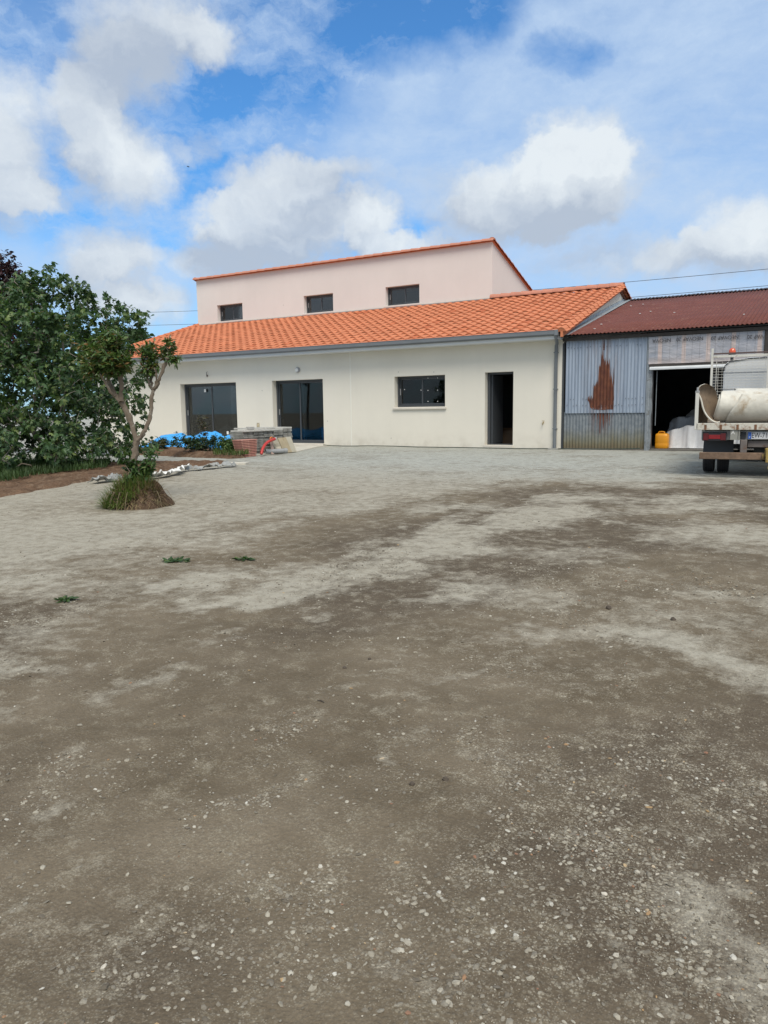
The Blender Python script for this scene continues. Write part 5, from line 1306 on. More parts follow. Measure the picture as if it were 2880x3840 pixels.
# side and back walls, floor
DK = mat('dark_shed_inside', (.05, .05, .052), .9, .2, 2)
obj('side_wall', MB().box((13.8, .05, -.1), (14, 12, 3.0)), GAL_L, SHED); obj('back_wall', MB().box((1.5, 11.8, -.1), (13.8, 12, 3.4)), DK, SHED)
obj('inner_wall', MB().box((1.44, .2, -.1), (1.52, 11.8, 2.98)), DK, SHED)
obj('right_sheet', corr_wall(8.4, 13.9, -.12, 2.92, .0), GAL_L, SHED, smooth=True)
obj('floor', MB().box((1.52, -.02, -.2), (13.8, 11.8, -.025)), mat('shed_floor', (.13, .12, .105), .95, .2, 3), SHED)
# fibre sheets of the roof
SK = .242
zs_ = lambda y: 3.05 + SK * (y + .22)
ROOFR = mat('dark_red_roof_sheet', (.140, .046, .035), .8, .14, 2.2, spec=.3, fine=.12, fs=30, dirt=(.20, .095, .065), ds=4, da=.25)
def corr_roof(x0, x1, ya, yb, zf, pitch=.104, amp=.013):
    n = int((x1 - x0) / pitch * 8); V = []; Fc = []
    ys = [ya, ya + (yb - ya) * .25, ya + (yb - ya) * .5 - .001, ya + (yb - ya) * .5 + .001, ya + (yb - ya) * .75, yb]; off = [.0, .0, .0, -.018, -.018, -.018]
    off = [.010, .010, .012, -.010, -.008, -.008]
    for i in range(n + 1):
        x = x0 + (x1 - x0) * i / n; h = amp * math.sin(2 * math.pi * x / pitch)
        for y, o_ in zip(ys, off): V.append((x, y, zf(y) + h + o_ + .012 * (float(vnoise(x * .7, y * .7, 77)) - .5)))
    k = len(ys)
    for i in range(n):
        for j in range(k - 1): a = i * k + j; Fc.append((a, a + k, a + k + 1, a + 1))
    return V, Fc
sr = obj('roof_sheet', corr_roof(1.62, 14.2, -.22, 7.02, zs_), ROOFR, SHED, smooth=True); sd_ = sr.modifiers.new('thick', 'SOLIDIFY'); sd_.thickness = .006
obj('roof_sheet', corr_roof(1.62, 14.2, 7.04, 12.2, lambda y: zs_(7.0) - SK * (y - 7.0)), ROOFR, SHED, smooth=True)
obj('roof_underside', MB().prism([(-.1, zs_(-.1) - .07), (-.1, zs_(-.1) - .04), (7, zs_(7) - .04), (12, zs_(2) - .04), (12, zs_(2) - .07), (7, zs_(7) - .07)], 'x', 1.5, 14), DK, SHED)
V = []; Fc = []
for i in range(220):
    x = 1.62 + i * .0575; h = .016 * math.sin(2 * math.pi * x / .104) + .02 * (float(vnoise(x * 1.3, 4, 5)) - .3)
    for dy, dz in ((-.16, -.028), (-.05, .018), (.05, .018), (.16, -.03)): V.append((x, 7.02 + dy, zs_(7.0) + .02 + dz + h))
for i in range(219):
    for k in range(3): a = i * 4 + k; Fc.append((a, a + 4, a + 5, a + 1))
obj('ridge_sheet', (V, Fc), mat('dark_ridge_sheet', (.06, .055, .065), .7, .25, 3), SHED, smooth=True)
m = MB()
for px, py in ((2255, 1216), (2412, 1141), (2440, 1168), (2529, 1172), (2790, 1179), (2400, 1176), (2230, 1233), (2366, 1147)):
    d = ray(px, py); t = (3.05 + SK * (CAM[1] + .22) - CAM[2] + .03) / (d[2] - SK * d[1]); q = CAM + t * d; m.box(q - [.02, .03, .006], q + [.02, .03, .01])
obj('droppings', m, WHITE, sr)
# flashing strip between gable and shed roof
fl = MB().prism([(-.25, zs_(-.25) + .02), (-.25, zs_(-.25) + .10), (6.95, zs_(6.95) + .10), (6.95, zs_(6.95) + .02)], 'x', XR + .002, XR + .03)
fl.prism([(-.28, zs_(-.28) + .022), (-.28, zs_(-.28) + .034), (6.95, zs_(6.95) + .034), (6.95, zs_(6.95) + .022)], 'x', XR + .03, 1.68)
obj('flashing', fl, mat('zinc_flashing', (.38, .43, .47), .5, .15, 4, metal=.2), SHED)
# vapour membrane over the lintel
def memmat():
    m, g, b, tc = newmat('translucent_membrane'); sx = g.node('ShaderNodeSeparateXYZ', None, i0=tc).outputs
    n = g.noise(tc, 1.6, 5, .6); n2 = g.noise(g.vmath('MULTIPLY', tc, (1, 1, 3)), 3, 5)
    cc = g.mix(g.rng(n, .35, .65), rgba((.27, .29, .335)), rgba((.40, .39, .415)))
    cc = g.mix(g.rng(n2, .5, .75, 0, .45), cc, rgba((.55, .52, .52)))
    stud = g.math('PINGPONG', g.math('ADD', sx[0], 7.5 - 4.02), .29)
    cc = g.mix(g.rng(stud, .055, .045, 0, .65), cc, rgba((.56, .43, .37)))
    ln = g.math('PINGPONG', sx[0], .09); cc = g.mix(g.rng(ln, .006, .003, 0, .6), cc, rgba((.10, .09, .10)))
    cc = g.mix(g.rng(sx[2], 2.40, 2.22, 0, .6), cc, rgba((.48, .40, .37)))
    g.put(b.inputs['Base Color'], cc); b.inputs['Roughness'].default_value = .32; b.inputs['Specular IOR Level'].default_value = .6
    g.put(b.inputs['Normal'], g.bump(g.noise(g.vmath('MULTIPLY', tc, (1.0, 1, 2.6)), 4, 5, .6, .6), .5, .05))
    return m
V = []; Fc = []; nx, nz = 150, 26; MX0, MX1 = 3.74, 6.44
for i in range(nx + 1):
    for k in range(nz + 1):
        x = MX0 + (MX1 - MX0) * i / nx; z = 2.195 + .70 * k / nz
        low = max(0, 1 - (z - 2.195) / .22)
        y = -.045 - .03 * (float(fbm(x * 1.6, z * 4.5, 601, 4)) - .5) - .07 * low * max(0, float(fbm(x * 2.2 + z * 3, z * 6, 611, 3)) - .42)
        V.append((x, y, z))
for i in range(nx):
    for k in range(nz): a = i * (nz + 1) + k; Fc.append((a, a + nz + 1, a + nz + 2, a + 1))
mem = obj('vapour_membrane', (V, Fc), memmat(), SHED, smooth=True)
obj('wall_boarding', MB().box((SX1 + .1, .06, 2.2), (8.4, .1, 2.9)), mat('boarding', (.10, .085, .075), .8), SHED)
obj('dark_opening_panel', MB().box((6.45, -.075, 2.2), (6.95, .05, 2.90)), mat('dark_wood', (.045, .038, .034), .8, .2, 6), SHED)  # dark panel standing in for the shaded opening beside the membrane
def text(body, size, m, name, parent, M4, outline=0, ext=.001, local=True):
    cu = bpy.data.curves.new(name, 'FONT'); cu.body = body; cu.size = size; cu.extrude = ext; cu.align_x = 'CENTER'; cu.align_y = 'CENTER'
    t = bpy.data.objects.new('tmp', cu); COL.objects.link(t)
    dg = bpy.context.evaluated_depsgraph_get(); me = bpy.data.meshes.new_from_object(t.evaluated_get(dg)); bpy.data.objects.remove(t)
    me.name = name; me.materials.clear(); me.materials.append(m)
    me.transform(M4 if local else Matrix.Translation(Vector(-rootloc(parent))) @ M4)
    o = bpy.data.objects.new(name, me); COL.objects.link(o); o.parent = parent; return o
INK = mat('grey_ink', (.055, .052, .06), .6)
STAND = Matrix.Rotation(R(90), 4, 'X')        # text upright, facing -y
for body, xa, xb, yc in (('NEOVA', 800, 930, 637), ('NEOVAP 20', 965, 1185, 627), ('NEOVAP 20', 1225, 1450, 618), ('VAP 20', 1490, 1640, 608)):
    a = q4(xa, yc); b_ = q4(xb, yc); cx_ = (a[0] + b_[0]) / 2; w_ = b_[0] - a[0]
    fl_ = Matrix.Diagonal((w_ / (.62 * .135 * len(body)), 1, 1, 1))
    text(body, .135, INK, 'lettering', mem, Matrix.Translation((cx_, -.072, a[2])) @ Matrix.Rotation(math.pi, 4, 'Y') @ STAND @ fl_, local=False)

# things in the shed mouth
j = hit(2482, 1676, 'z', -.025); jx, jy = float(hit(2483, 1650, 'y', .5)[0]), .5
can = empty('jerrycan', (jx, jy, -.02), 'yellow orange plastic jerrycan standing in the shed mouth', 'jerrycan')
YEL = mat('yellow_plastic', (.72, .30, .012), .42, .06, 4, dirt=(.45, .20, .03), ds=6, da=.15)
g_ = MB(); w_, d_, h_ = .175, .14, .40
rings = [(0, .90), (.03, 1.0), (.12, 1.0), (.14, .97), (.16, 1.0), (.33, 1.0), (.375, .93), (.40, .72)]
V = []; n = 24
for z, sc in rings:
    for k in range(n):
        a = 2 * math.pi * k / n; ca, sa = math.cos(a), math.sin(a); p = 5
        r_ = (abs(ca) ** p + abs(sa) ** p) ** (-1 / p); V.append((jx + w_ * sc * r_ * ca, jy + d_ * sc * r_ * sa, -.02 + z))
Fc = [(i * n + k, i * n + (k + 1) % n, (i + 1) * n + (k + 1) % n, (i + 1) * n + k) for i in range(len(rings) - 1) for k in range(n)] + [tuple(range(n))[::-1], tuple(range((len(rings) - 1) * n, len(rings) * n))]
obj('can_body', (V, Fc), YEL, can, smooth=True, sharp=40)
obj('grip', MB().tube([(jx - .1, jy, .375), (jx - .09, jy, .415), (jx, jy, .425), (jx + .05, jy, .415), (jx + .06, jy, .378)], .016, 8), YEL, can, smooth=True)
obj('cap', MB().lathe([(0, .42), (.028, .42), (.028, .385), (.034, .38), (0, .38)], (jx + .105, jy, -.012), 14), mat('cap_dark', (.05, .05, .05), .5), can, smooth=True, sharp=40)
# heap: white cloth in front, grey sheets behind
def heap_h(x0, x1, y0, y1, prof, seed, rough=.12):
    px_, ph = np.array([p[0] for p in prof]), np.array([p[1] for p in prof])
    def f(X, Y):
        h = np.interp(X, px_, ph); t = np.clip((Y - y0 - .05 - .045 * np.sin(X * 15 + 5 * fbm(X * 2, Y * 0, seed)) - .05 * (fbm(X * 6, Y * 0 + 3, seed) - .5)) / .16, 0, 1); t2 = np.clip((y1 - Y) / .3, 0, 1); tx = np.clip((X - x0) / .12, 0, 1) * np.clip((x1 - X) / .12, 0, 1)
        fold = (np.abs(np.sin(X * 9 + 3 * fbm(X, Y * 2, seed))) - .5) * .05
        return np.maximum(.01, h * np.minimum(np.minimum(t, t2), tx) ** .6 * (1 + rough * (fbm(X * 3, Y * 3, seed) - .5)) + fold * np.minimum(t, t2) * (1 - .6 * t))
    return f
cloth_field('white_cloth', 3.98, 7.6, .60, 1.7, -.02, heap_h(3.98, 7.6, .62, 1.7, [(3.98, .38), (4.2, .46), (4.6, .58), (5.2, .60), (7.6, .6)], 621), mat('white_dust_cloth', (.62, .62, .62), .85, .1, 4, dirt=(.45, .44, .42), ds=3, da=.2), 'white dust cloth draped over a low pile beside the yellow jerrycan', 'cloth', .03)
cloth_field('grey_blanket', 3.9, 7.6, 1.5, 2.9, -.02, heap_h(3.9, 7.6, 1.5, 2.9, [(3.9, .5), (4.1, .78), (4.8, .86), (5.6, .92), (7.6, .9)], 631), mat('grey_blanket_cloth', (.34, .345, .35), .9, .15, 3), 'grey sheet over the heap just behind the white cloth in the shed', 'sheet', .06)
cloth_field('dark_heap_cover', 3.9, 8, 2.8, 5.2, -.02, heap_h(3.9, 8, 2.8, 5.2, [(3.9, .3), (4.3, .9), (4.9, 1.25), (5.6, 1.75), (8, 1.9)], 641, .3), mat('dark_heap_cloth', (.36, .34, .31), .9, .2, 2), 'dark covered heap rising deep inside the shed', 'heap', .09)

# ------------------------------------------------------------------ truck
TD = 12.1 * 1.1177
tb = at(2884, 1640, TD); TRX, TRY = float(tb[0]), float(tb[1]); GT = -.065
TRK_E = empty('flatbed_truck', (TRX, TRY, GT), 'white rusty flatbed truck seen from behind with mesh headboard and orange beacon', 'truck', None, R(5))
L_ = lambda z: z - GT                  # world height to truck height
TWH = mat('worn_white_paint', (.58, .57, .52), .55, .1, 3, dirt=(.20, .115, .06), ds=7, da=.12); TWR = mat('rusted_white_paint', (.54, .52, .45), .6, .12, 4, dirt=(.21, .105, .05), ds=9, da=.52)
CABW = mat('cab_grey_white', (.60, .62, .63), .4, .04, 1.5); RUB = mat('tyre_rubber', (.028, .028, .03), .85, .2, 8, bs=30); BLK = mat('black_plastic', (.022, .024, .028), .6, .1)
def tobj(name, g_, m, parent=TRK_E, **k): return obj(name, g_, m, parent, local=True, **k)
BW = 1.085; BZ = L_(.815); BL = 3.25
bed = MB().box((-BW, 0.05, BZ - .10), (BW, BL, BZ - .02)).box((-BW, 0, BZ - .105), (BW, .05, BZ + .005))
bedo = tobj('bed', bed, TWR, bevel=.006)
tobj('bed_floor', MB().box((-BW + .02, .052, BZ - .018), (BW - .02, BL, BZ - .004)), mat('worn_bed_floor', (.17, .14, .11), .9, .2, 4), bedo)
m = MB()
for k in range(9): x = -.95 + k * .24 + random.uniform(-.02, .02); m.box((x, -.006, BZ - .10), (x + .035, .0 - .001, BZ - .02))
tobj('hinge', m, mat('rust_brown', (.17, .085, .045), .9, .2, 8), bedo)
# drop sides
for sgn in (-1, 1):
    s_ = tobj('drop_side', MB().box((sgn * BW - .012, .06, BZ), (sgn * BW + .012, BL, BZ + .44)), mat('brown_side_inside', (.22, .155, .095), .8, .2, 4, dirt=(.12, .08, .05), ds=5, da=.3))
    for k in range(4): tobj('stiffener', MB().box((sgn * (BW - .045) - .025, .3 + k * .8, BZ), (sgn * (BW - .045) + .025, .38 + k * .8, BZ + .42)), mat('brown_side_inside', (.22, .155, .095), .8), s_)
    p_ = tobj('corner_upright', MB().box((sgn * BW - .027, 0, BZ - .10), (sgn * BW + .027, .056, BZ + .53)), TWH, bevel=.005)
    tobj('latch', MB().tube([(sgn * BW, .03, BZ + .53), (sgn * BW, .03, BZ + .59)], .014, 8).box((sgn * BW - .03, .0, BZ + .50), (sgn * BW + .032, .06, BZ + .535)), mat('bare_metal', (.5, .5, .5), .35, .05, metal=.7), p_)
# headboard with mesh
HY = BL - .02
HBM = MB()
for sgn in (-1, 1): HBM.box((sgn * 1.01 - .022, HY - .02, BZ), (sgn * 1.01 + .022, HY + .02, L_(2.235)))
HBM.box((-.985, HY - .02, L_(2.05)), (.985, HY + .02, L_(2.10))).box((-.02, HY - .018, BZ), (.02, HY + .018, L_(2.05)))
hb = tobj('headboard', HBM, TWH, bevel=.004)
m = MB()
z = BZ + .06
while z < L_(2.03): m.tube([(-.985, HY - .012, z), (.985, HY - .012, z)], .0035, 5, False); z += .056
x = -.93
while x < .95: m.tube([(x, HY - .005, BZ), (x, HY - .005, L_(2.085))], .0022, 4, False); x += .028 if False else .11
m.tube([(-.925, HY - .005, BZ), (-.925, HY - .005, L_(2.03))], .006, 5, False); m.tube([(-.89, HY - .005, BZ), (-.89, HY - .005, L_(1.9))], .004, 5, False)
tobj('wire_mesh', m, TWH, hb, smooth=True)
tobj('top_rail', MB().box((-.985, HY - .03, L_(2.115)), (.985, HY + .03, L_(2.145))), mat('brown_rail', (.10, .07, .065), .7), hb)
# cab
CY0, CY1 = BL + .25, BL + 2.0
prof = [(-.80, .45), (-.80, 1.78), (-.79, 1.90), (-.74, 1.985), (-.62, 2.03), (-.3, 2.075), (.3, 2.075), (.62, 2.03), (.74, 1.985), (.79, 1.90), (.80, 1.78), (.80, .45)]
prof = [(x * 1.0, L_(z - .02)) for x, z in prof]
cab = tobj('cab', MB().prism(prof, 'y', CY0, CY1), CABW, bevel=.03)
tobj('cab_seam', MB().box((-.79, CY0 - .006, L_(1.43)), (.79, CY0 - .001, L_(1.442))).box((-.79, CY0 - .006, L_(1.755)), (.79, CY0 - .001, L_(1.763))), mat('seam_dark', (.2, .2, .21), .6), cab)
tobj('roof_cable', MB().tube([(-.79, CY0 - .012, L_(1.80)), (-.78, CY0 - .012, L_(1.90)), (-.68, CY0 - .012, L_(1.985)), (-.3, CY0 - .012, L_(2.035)), (.4, CY0 - .012, L_(2.04))], .010, 6), BLK, cab, smooth=True)
for sgn in (-1, 1):
    mr = tobj('mirror', MB().box((sgn * 1.02 - .07, CY1 - .35, L_(1.45)), (sgn * 1.02 + .07, CY1 - .28, L_(1.75))), BLK, cab, bevel=.02)
bcn = tobj('beacon', MB().lathe([(0, .115), (.03, .112), (.058, .085), (.066, .04), (.066, 0), (0, 0)], (-.66, CY0 + .25, L_(2.15)), 20), mat('orange_beacon', (.62, .085, .02), .18, .05, spec=.8), smooth=True, sharp=60)
tobj('beacon_base', MB().lathe([(0, 0), (.07, 0), (.07, -.03), (.03, -.05), (.03, -.14), (0, -.14)], (-.66, CY0 + .25, L_(2.15)), 20), BLK, bcn, smooth=True, sharp=40)
# chassis, rear panel, lamps, plate
zc = lambda z: L_(z)
tobj('chassis', MB().box((-.42, .12, zc(.42)), (-.34, 4.8, zc(.60))).box((.34, .12, zc(.42)), (.42, 4.8, zc(.60))).box((-.34, .3, zc(.44)), (.34, .38, zc(.58))).box((-.7, .9, zc(.36)), (.7, 1.0, zc(.44))).box((-.2, .55, zc(.22)), (.2, .9, zc(.42))), mat('chassis_dark', (.035, .037, .04), .7, .15))
rp = tobj('rear_panel', MB().box((-1.0, .10, zc(.545)), (1.0, .13, zc(.705))), mat('panel_grey', (.36, .37, .36), .6, .1, 4, dirt=(.16, .14, .12), ds=6, da=.3), bevel=.006)
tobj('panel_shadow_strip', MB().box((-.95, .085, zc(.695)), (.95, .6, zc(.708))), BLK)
LAMPR = mat('red_lamp', (.22, .008, .012), .25, .15, 10, spec=.6); LAMPD = mat('dull_red_lamp', (.10, .008, .010), .35, .15, 10)
for sgn in (-1, 1):
    tl = tobj('tail_lamp', MB().box((sgn * .80 - .185, .05, zc(.53)), (sgn * .80 + .185, .10, zc(.675))), BLK, bevel=.008)
    for o_ in (-.13, .13): tobj('lens', MB().box((sgn * .80 + o_ - .04, .040, zc(.54)), (sgn * .80 + o_ + .04, .05, zc(.655))), LAMPD, tl, bevel=.004)
    tobj('lens', MB().box((sgn * .80 - .088, .038, zc(.56)), (sgn * .80 + .088, .05, zc(.63))), LAMPR, tl, bevel=.004)
    tobj('mudflap', MB().box((sgn * .74 - .23, .34, zc(.30)), (sgn * .74 + .23, .355, zc(.54))), mat('mudflap_rubber', (.035, .040, .048), .7, .1))
    tobj('lamp_bracket', MB().box((sgn * .965 - .03, .085, zc(.55)), (sgn * .965 + .03, .11, zc(.70))), mat('panel_grey', (.36, .37, .36), .6), bevel=.01)
br = tobj('bracket_plate', MB().box((-.565, .02, zc(.548)), (-.455, .04, zc(.71))).box((-.445, .02, zc(.548)), (-.425, .04, zc(.71))), mat('dull_bracket', (.27, .27, .24), .6, .1, 8), bevel=.003)
text('A', .085, WHITE, 'lettering', br, Matrix.Translation((-.525, .018, zc(.665))) @ STAND)
tobj('sensor_box', MB().box((-.41, .075, zc(.565)), (-.335, .10, zc(.675))), BLK, bevel=.006)
pl = tobj('number_plate', MB().box((-.305, .060, zc(.563)), (.215, .066, zc(.673))), mat('plate_white', (.60, .61, .62), .5, .04), bevel=.002)
tobj('plate_band', MB().box((-.303, .0565, zc(.565)), (-.255, .0592, zc(.671))), mat('plate_blue', (.02, .10, .42), .5), pl)
text('F', .04, WHITE, 'lettering', pl, Matrix.Translation((-.279, .0555, zc(.590))) @ STAND)
tx_ = text('EW-710', .105, mat('plate_ink', (.02, .02, .022), .5), 'lettering', pl, Matrix.Translation((-.115, .0580, zc(.618))) @ STAND @ Matrix.Diagonal((.78, 1.12, 1, 1)))
# rusty beam bumper, cross member, coupling
beam = tobj('bumper_beam', MB().box((-1.015, -.05, zc(.235)), (1.015, .04, zc(.345))), mat('rusty_beam', (.16, .105, .07), .9, .25, 4, bs=30, bst=.4, dirt=(.23, .15, .10), ds=8, da=.4, fine=.15, fs=25), bevel=.008)
tobj('cross_member', MB().box((-.30, .12, zc(.43)), (.95, .18, zc(.53))), mat('grey_rust', (.15, .13, .12), .85, .2, 6, dirt=(.12, .07, .045), ds=8, da=.3))
for sgn in (-1, 1):
    tobj('bumper_bracket', MB().box((sgn * .36 - .05, .03, zc(.34)), (sgn * .36 + .05, .12, zc(.55))), mat('grey_rust', (.15, .13, .12), .85), bevel=.01)
BRS = mat('yellowed_coupling', (.36, .26, .08), .6, .25, 12, metal=.3, dirt=(.14, .08, .04), ds=20, da=.4)
cpg = tobj('tow_coupling', MB().box((-.05, -.09, zc(.29)), (.13, -.052, zc(.42))).box((-.035, -.13, zc(.25)), (.02, -.092, zc(.43))).tube([(.06, -.12, zc(.22)), (.06, -.12, zc(.44))], .022, 10).tube([(-.01, -.14, zc(.20)), (-.01, -.14, zc(.255))], .03, 12), BRS, bevel=.006)
tobj('ring', MB().tube([(-.075 + .0 * math.cos(t), -.075 + .02 * math.sin(t), zc(.29) + .035 * math.cos(t)) for t in np.linspace(0, 6.283, 13)], .007, 6, False), BRS, cpg, smooth=True)
tobj('hanging_chain', MB().tube([(.0, -.12, zc(.22)), (.012, -.12, zc(.17)), (.0, -.12, zc(.12)), (.01, -.12, zc(.09))], .006, 5), BRS, cpg, smooth=True)
tobj('hanging_cable', MB().tube([(-.42, .1, zc(.30)), (-.30, .08, zc(.215)), (-.15, .08, zc(.205)), (.0, .1, zc(.26))], .008, 6), BLK, smooth=True)
def tyre(x, y, r=.335, w=.185):
    prof = [(.19, -w * .42), (.24, -w * .48), (r * .93, -w * .5), (r * .975, -w * .44), (r, -w * .36)]
    for gx_ in (-.24, -.08, .08, .24): prof += [(r, w * (gx_ - .03)), (r - .009, w * (gx_ - .022)), (r - .009, w * (gx_ + .022)), (r, w * (gx_ + .03))]
    prof += [(r, w * .36), (r * .975, w * .44), (r * .93, w * .5), (.24, w * .48), (.19, w * .42)]
    n = 48; V = []; k = len(prof)
    for i in range(n):
        a = 2 * math.pi * i / n; V += [(x + o_, y + rr * math.cos(a), r + rr * math.sin(a)) for rr, o_ in prof]
    Fc = [(i * k + j_, i * k + j_ + 1, ((i + 1) % n) * k + j_ + 1, ((i + 1) % n) * k + j_) for i in range(n) for j_ in range(k - 1)]
    return V, Fc
def wheel(x, y):
    w_ = tobj('wheel', MB().tube([(x - .07, y, .335), (x + .07, y, .335)], .192, 24), mat('wheel_rim', (.20, .20, .19), .6, .1), smooth=True, sharp=40)
    tobj('tyre', tyre(x, y), RUB, w_, smooth=True, sharp=40)
TYY = 1.12
for x in (-.905, -.675, .675, .905): wheel(x, TYY)
for x in (-.80, .80): wheel(x, BL + 1.2)
tobj('axle', MB().tube([(-.6, TYY, .335), (.6, TYY, .335)], .06, 10).lathe([(0, -.15), (.12, -.1), (.15, 0), (.12, .1), (0, .15)], (0, TYY, .335), 14), BLK, smooth=True)
for sgn in (-1, 1): tobj('leaf_spring', MB().box((sgn * .42 - .03, TYY - .5, .42), (sgn * .42 + .03, TYY + .5, .46)), BLK)

# rolled liner on the bed: one sheet, an S-shaped flap on the left and a crosswise roll
def liner():
    cs, sn = math.cos(R(5)), math.sin(R(5))
    W2 = lambda p: np.array([TRX + p[0] * cs - p[1] * sn, TRY + p[0] * sn + p[1] * cs, GT + p[2]])
    base = W2((0, .5, BZ))
    t = empty('rolled_liner', tuple(base), 'dirty white rolled plastic liner with a curled brown flap lying on the truck bed', 'liner')
    LW = mat('dirty_white_liner', (.60, .575, .50), .62, .1, 2.5, bs=5, bst=.3, bd=.04, dirt=(.36, .27, .17), ds=4, da=.30, fine=.06, fs=14)
    LB = mat('brown_liner_inside', (.20, .145, .095), .85, .2, 3, dirt=(.11, .075, .05), ds=5, da=.35)
    # crosswise roll: a loose spiral, its outer edge on the near upper side
    V = []; Fc = []; nu, nv = 46, 96
    for i in range(nu + 1):
        u = i / nu; x = -.80 + 1.82 * u
        sq = 1 + .06 * (1 - u) ** 3
        for k in range(nv + 1):
            s_ = k / nv; a = R(112) - s_ * R(360 * 2.05)       # outer lip up front, winding inwards
            r_ = .258 - .075 * s_ + .012 * math.sin(3 * a + 5 * u) * (1 - u * .4) + .010 * (float(vnoise(u * 6, s_ * 9, 71)) - .5)
            lip = 0
            if s_ < .12: lip = (1 - s_ / .12) * .03
            cx_ = x + (.13 * max(0, (.35 - s_)) * (1 - u) ** 2 * (1.0 if s_ < .35 else 0))
            V.append(W2((cx_ if u > .0 else cx_ + .05 * math.sin(a * 1.0), .40 - (r_ + lip) * math.cos(a) * sq * -1 * -1, BZ + .262 + (r_ + lip) * math.sin(a) * 1.0)))
    for i in range(nu):
        for k in range(nv): a = i * (nv + 1) + k; Fc.append((a, a + 1, a + nv + 2, a + nv + 1))
    o = obj('roll', (V, Fc), LW, t, smooth=True); sd_ = o.modifiers.new('thick', 'SOLIDIFY'); sd_.thickness = .010
    V = []; Fc = []; nu, nv = 40, 22
    for i in range(nu + 1):
        u = i / nu
        for k in range(nv + 1):
            s_ = k / nv; a = R(-100) + s_ * R(138); x0_ = -.74 + .30 * s_ + .02 * math.sin(9 * s_)
            r_ = .283 + .008 * (float(vnoise(u * 6, s_ * 5, 72)) - .5) + .012 * s_ ** 4
            V.append(W2((x0_ + (1.02 - x0_) * u, .40 - r_ * math.cos(a), BZ + .285 + r_ * math.sin(a))))
    for i in range(nu):
        for k in range(nv): a = i * (nv + 1) + k; Fc.append((a, a + 1, a + nv + 2, a + nv + 1))
    o = obj('outer_wrap', (V, Fc), LW, t, smooth=True); sd_ = o.modifiers.new('thick', 'SOLIDIFY'); sd_.thickness = .010
    # second sheet lying over the back
    V = []; Fc = []; nu, nv = 30, 24
    for i in range(nu + 1):
        u = i / nu; x = -.57 + 1.6 * u
        for k in range(nv + 1):
            a = R(150) - R(190) * k / nv; r_ = .27 + .02 * math.sin(2 * a + 3 * u) + .03 * u
            V.append(W2((x + .10 * k / nv * (1 - u), .68 - r_ * math.cos(a), BZ + .30 + r_ * math.sin(a))))
    for i in range(nu):
        for k in range(nv): a = i * (nv + 1) + k; Fc.append((a, a + 1, a + nv + 2, a + nv + 1))
    o = obj('second_layer', (V, Fc), LW, t, smooth=True); sd_ = o.modifiers.new('thick', 'SOLIDIFY'); sd_.thickness = .010
    # flap: near pale edge and far rim, bulging away so its brown inside faces the viewer
    def Z5(x, y, yl): # measured on the rear of the truck (zoom pixels), at depth yl behind the bed edge
        q = at(2400 + x / 3.456, 1250 + y / 3.456, TD + yl * 1.0); v = q - np.array([TRX, TRY, GT]); return np.array([v[0] * cs + v[1] * sn, -v[0] * sn + v[1] * cs, v[2]])
    near = [(1035, 1150), (985, 1160), (925, 1130), (870, 1075), (830, 1010), (808, 940), (798, 880), (780, 830), (758, 790), (748, 745), (760, 700), (795, 668), (845, 655)]
    far = [(1035, 1140), (1025, 1120), (1012, 1085), (1003, 1040), (1000, 990), (1003, 940), (1008, 890), (1005, 840), (998, 790), (982, 740), (955, 700), (905, 668), (860, 656)]
    V = []; Fc = []; nv = 16; nn = 48
    tn = np.linspace(0, 12, nn + 1)
    N_ = np.stack([np.interp(tn, range(13), np.array(near)[:, k]) for k in range(2)], -1); F_ = np.stack([np.interp(tn, range(13), np.array(far)[:, k]) for k in range(2)], -1)
    for A_ in (N_, F_):
        for _ in range(4): A_[1:-1] = (A_[:-2] + 2 * A_[1:-1] + A_[2:]) / 4
    for i in range(nn + 1):
        a = Z5(*N_[i], .10); f_ = i / nn; dep = .12 + .45 * math.sin(math.pi * min(1, f_ * 1.05)) ** .7
        b_ = Z5(*F_[i], .10 + dep)
        for k in range(nv + 1):
            s_ = k / nv; p = a * (1 - s_) + b_ * s_; bulge = math.sin(math.pi * s_) * .10 * math.sin(math.pi * f_)
            p = p + np.array([-.05 * math.sin(math.pi * s_) * (1 - f_) * 0, bulge, 0]); V.append(W2(p))
    for i in range(nn):
        for k in range(nv): q_ = i * (nv + 1) + k; Fc.append((q_, q_ + nv + 1, q_ + nv + 2, q_ + 1))
    o = obj('flap', (V, Fc), LB, t, smooth=True)
    rim = MB(); rim.tube([W2(Z5(*N_[i], .095)) for i in range(0, nn + 1, 2)], [.004 + .010 * min(1, (nn - i) / 20) for i in range(0, nn + 1, 2)], 8)
    obj('flap_edge', rim, LW, t, smooth=True)
liner()
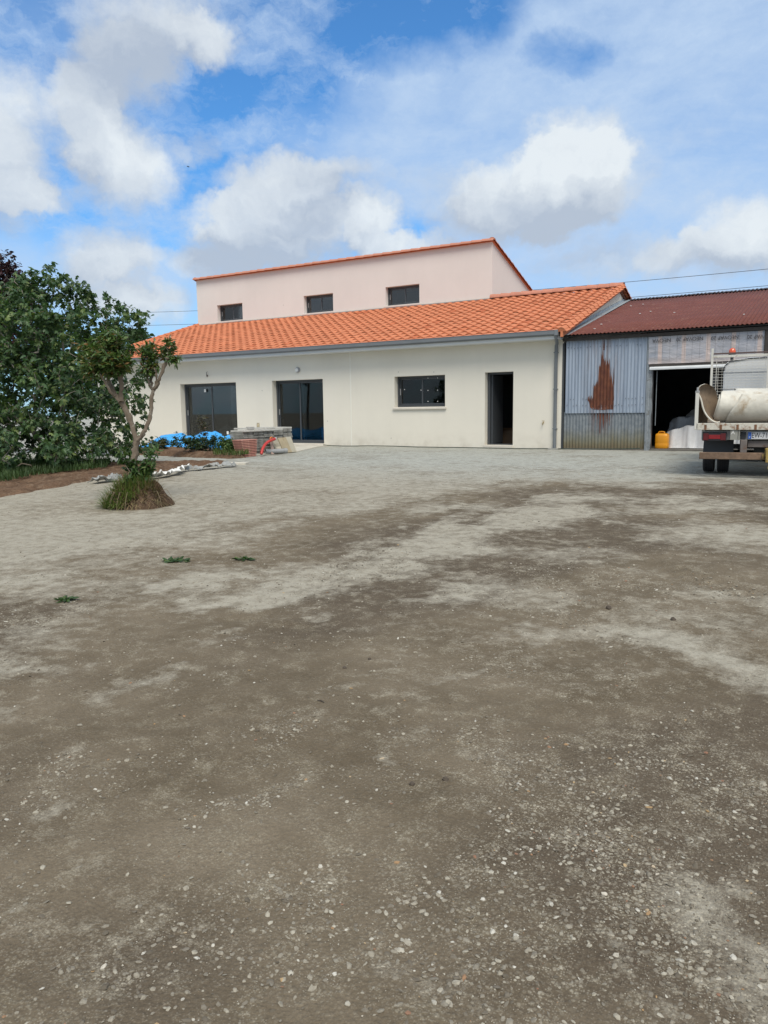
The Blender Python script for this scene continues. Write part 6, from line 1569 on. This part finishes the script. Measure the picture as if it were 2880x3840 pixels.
# board leaning inside the left drop side
cs, sn = math.cos(R(5)), math.sin(R(5))
bq = np.array([TRX - .99 * cs - .35 * sn, TRY - .99 * sn + .35 * cs, GT + BZ])
bd_ = tag(obj('wood_board', MB().box((-.06, -.012, 0), (.06, .012, .30)).box((-.05, -.016, .24), (.05, -.0125, .26)), mat('pale_board', (.33, .24, .15), .8, .2, 6), None), 'short brown board standing against the left side of the truck bed', 'board'); bd_.location = tuple(bq)

# ------------------------------------------------------------------ overhead wires and the bird
def wire(pts, label):
    P = np.array([hit(px, py, 'y', 30) for px, py in pts]); co = np.polyfit(P[:, 0], P[:, 2], 2)
    xs = np.linspace(-75, 40, 90); C = [(x, 30, float(np.polyval(co, x))) for x in xs]
    tag(obj('power_line', MB().tube(C, .016, 5, False), mat('wire_dark', (.05, .055, .06), .6), None, C[0], smooth=True), label, 'wire', 'overhead wires behind the buildings')
wire([(518, 1172.5), (738, 1165), (2050, 1083.6), (2880, 1008.5)], 'upper thin overhead wire crossing the sky behind the roofs')
wire([(542, 1220.7), (740, 1214.7), (2357.7, 1116), (2880, 1071)], 'lower thin overhead wire crossing the sky behind the roofs')
q = at(706, 625, 150)
bd = empty('bird', tuple(q), 'tiny dark bird flying high against the clouds at left', 'bird')
V = []; n = 10
for i, (s_, r_) in enumerate(((-.16, .005), (-.12, .03), (-.03, .045), (.05, .04), (.10, .028), (.13, .03), (.155, .018), (.185, .002))):
    for k in range(n): a = 2 * math.pi * k / n; V.append(q + [s_ * .4, r_ * math.cos(a), s_ * .9 + r_ * math.sin(a) * .6])
Fc = [(i * n + k, i * n + (k + 1) % n, (i + 1) * n + (k + 1) % n, (i + 1) * n + k) for i in range(7) for k in range(n)]
obj('bird_body', (V, Fc), BLK, bd, smooth=True)
for sgn in (-1, 1):
    obj('wing', MB().add([q + [0, sgn * .03, .04], q + [.02, sgn * .18, .10], q + [-.02, sgn * .34, .04], q + [-.09, sgn * .30, -.02], q + [-.08, sgn * .03, -.04]], [(0, 1, 2, 3, 4)]), BLK, bd)

for o in bpy.data.objects:
    if o.parent is None and 'label' in o and 'kind' not in o: o['kind'] = 'thing'
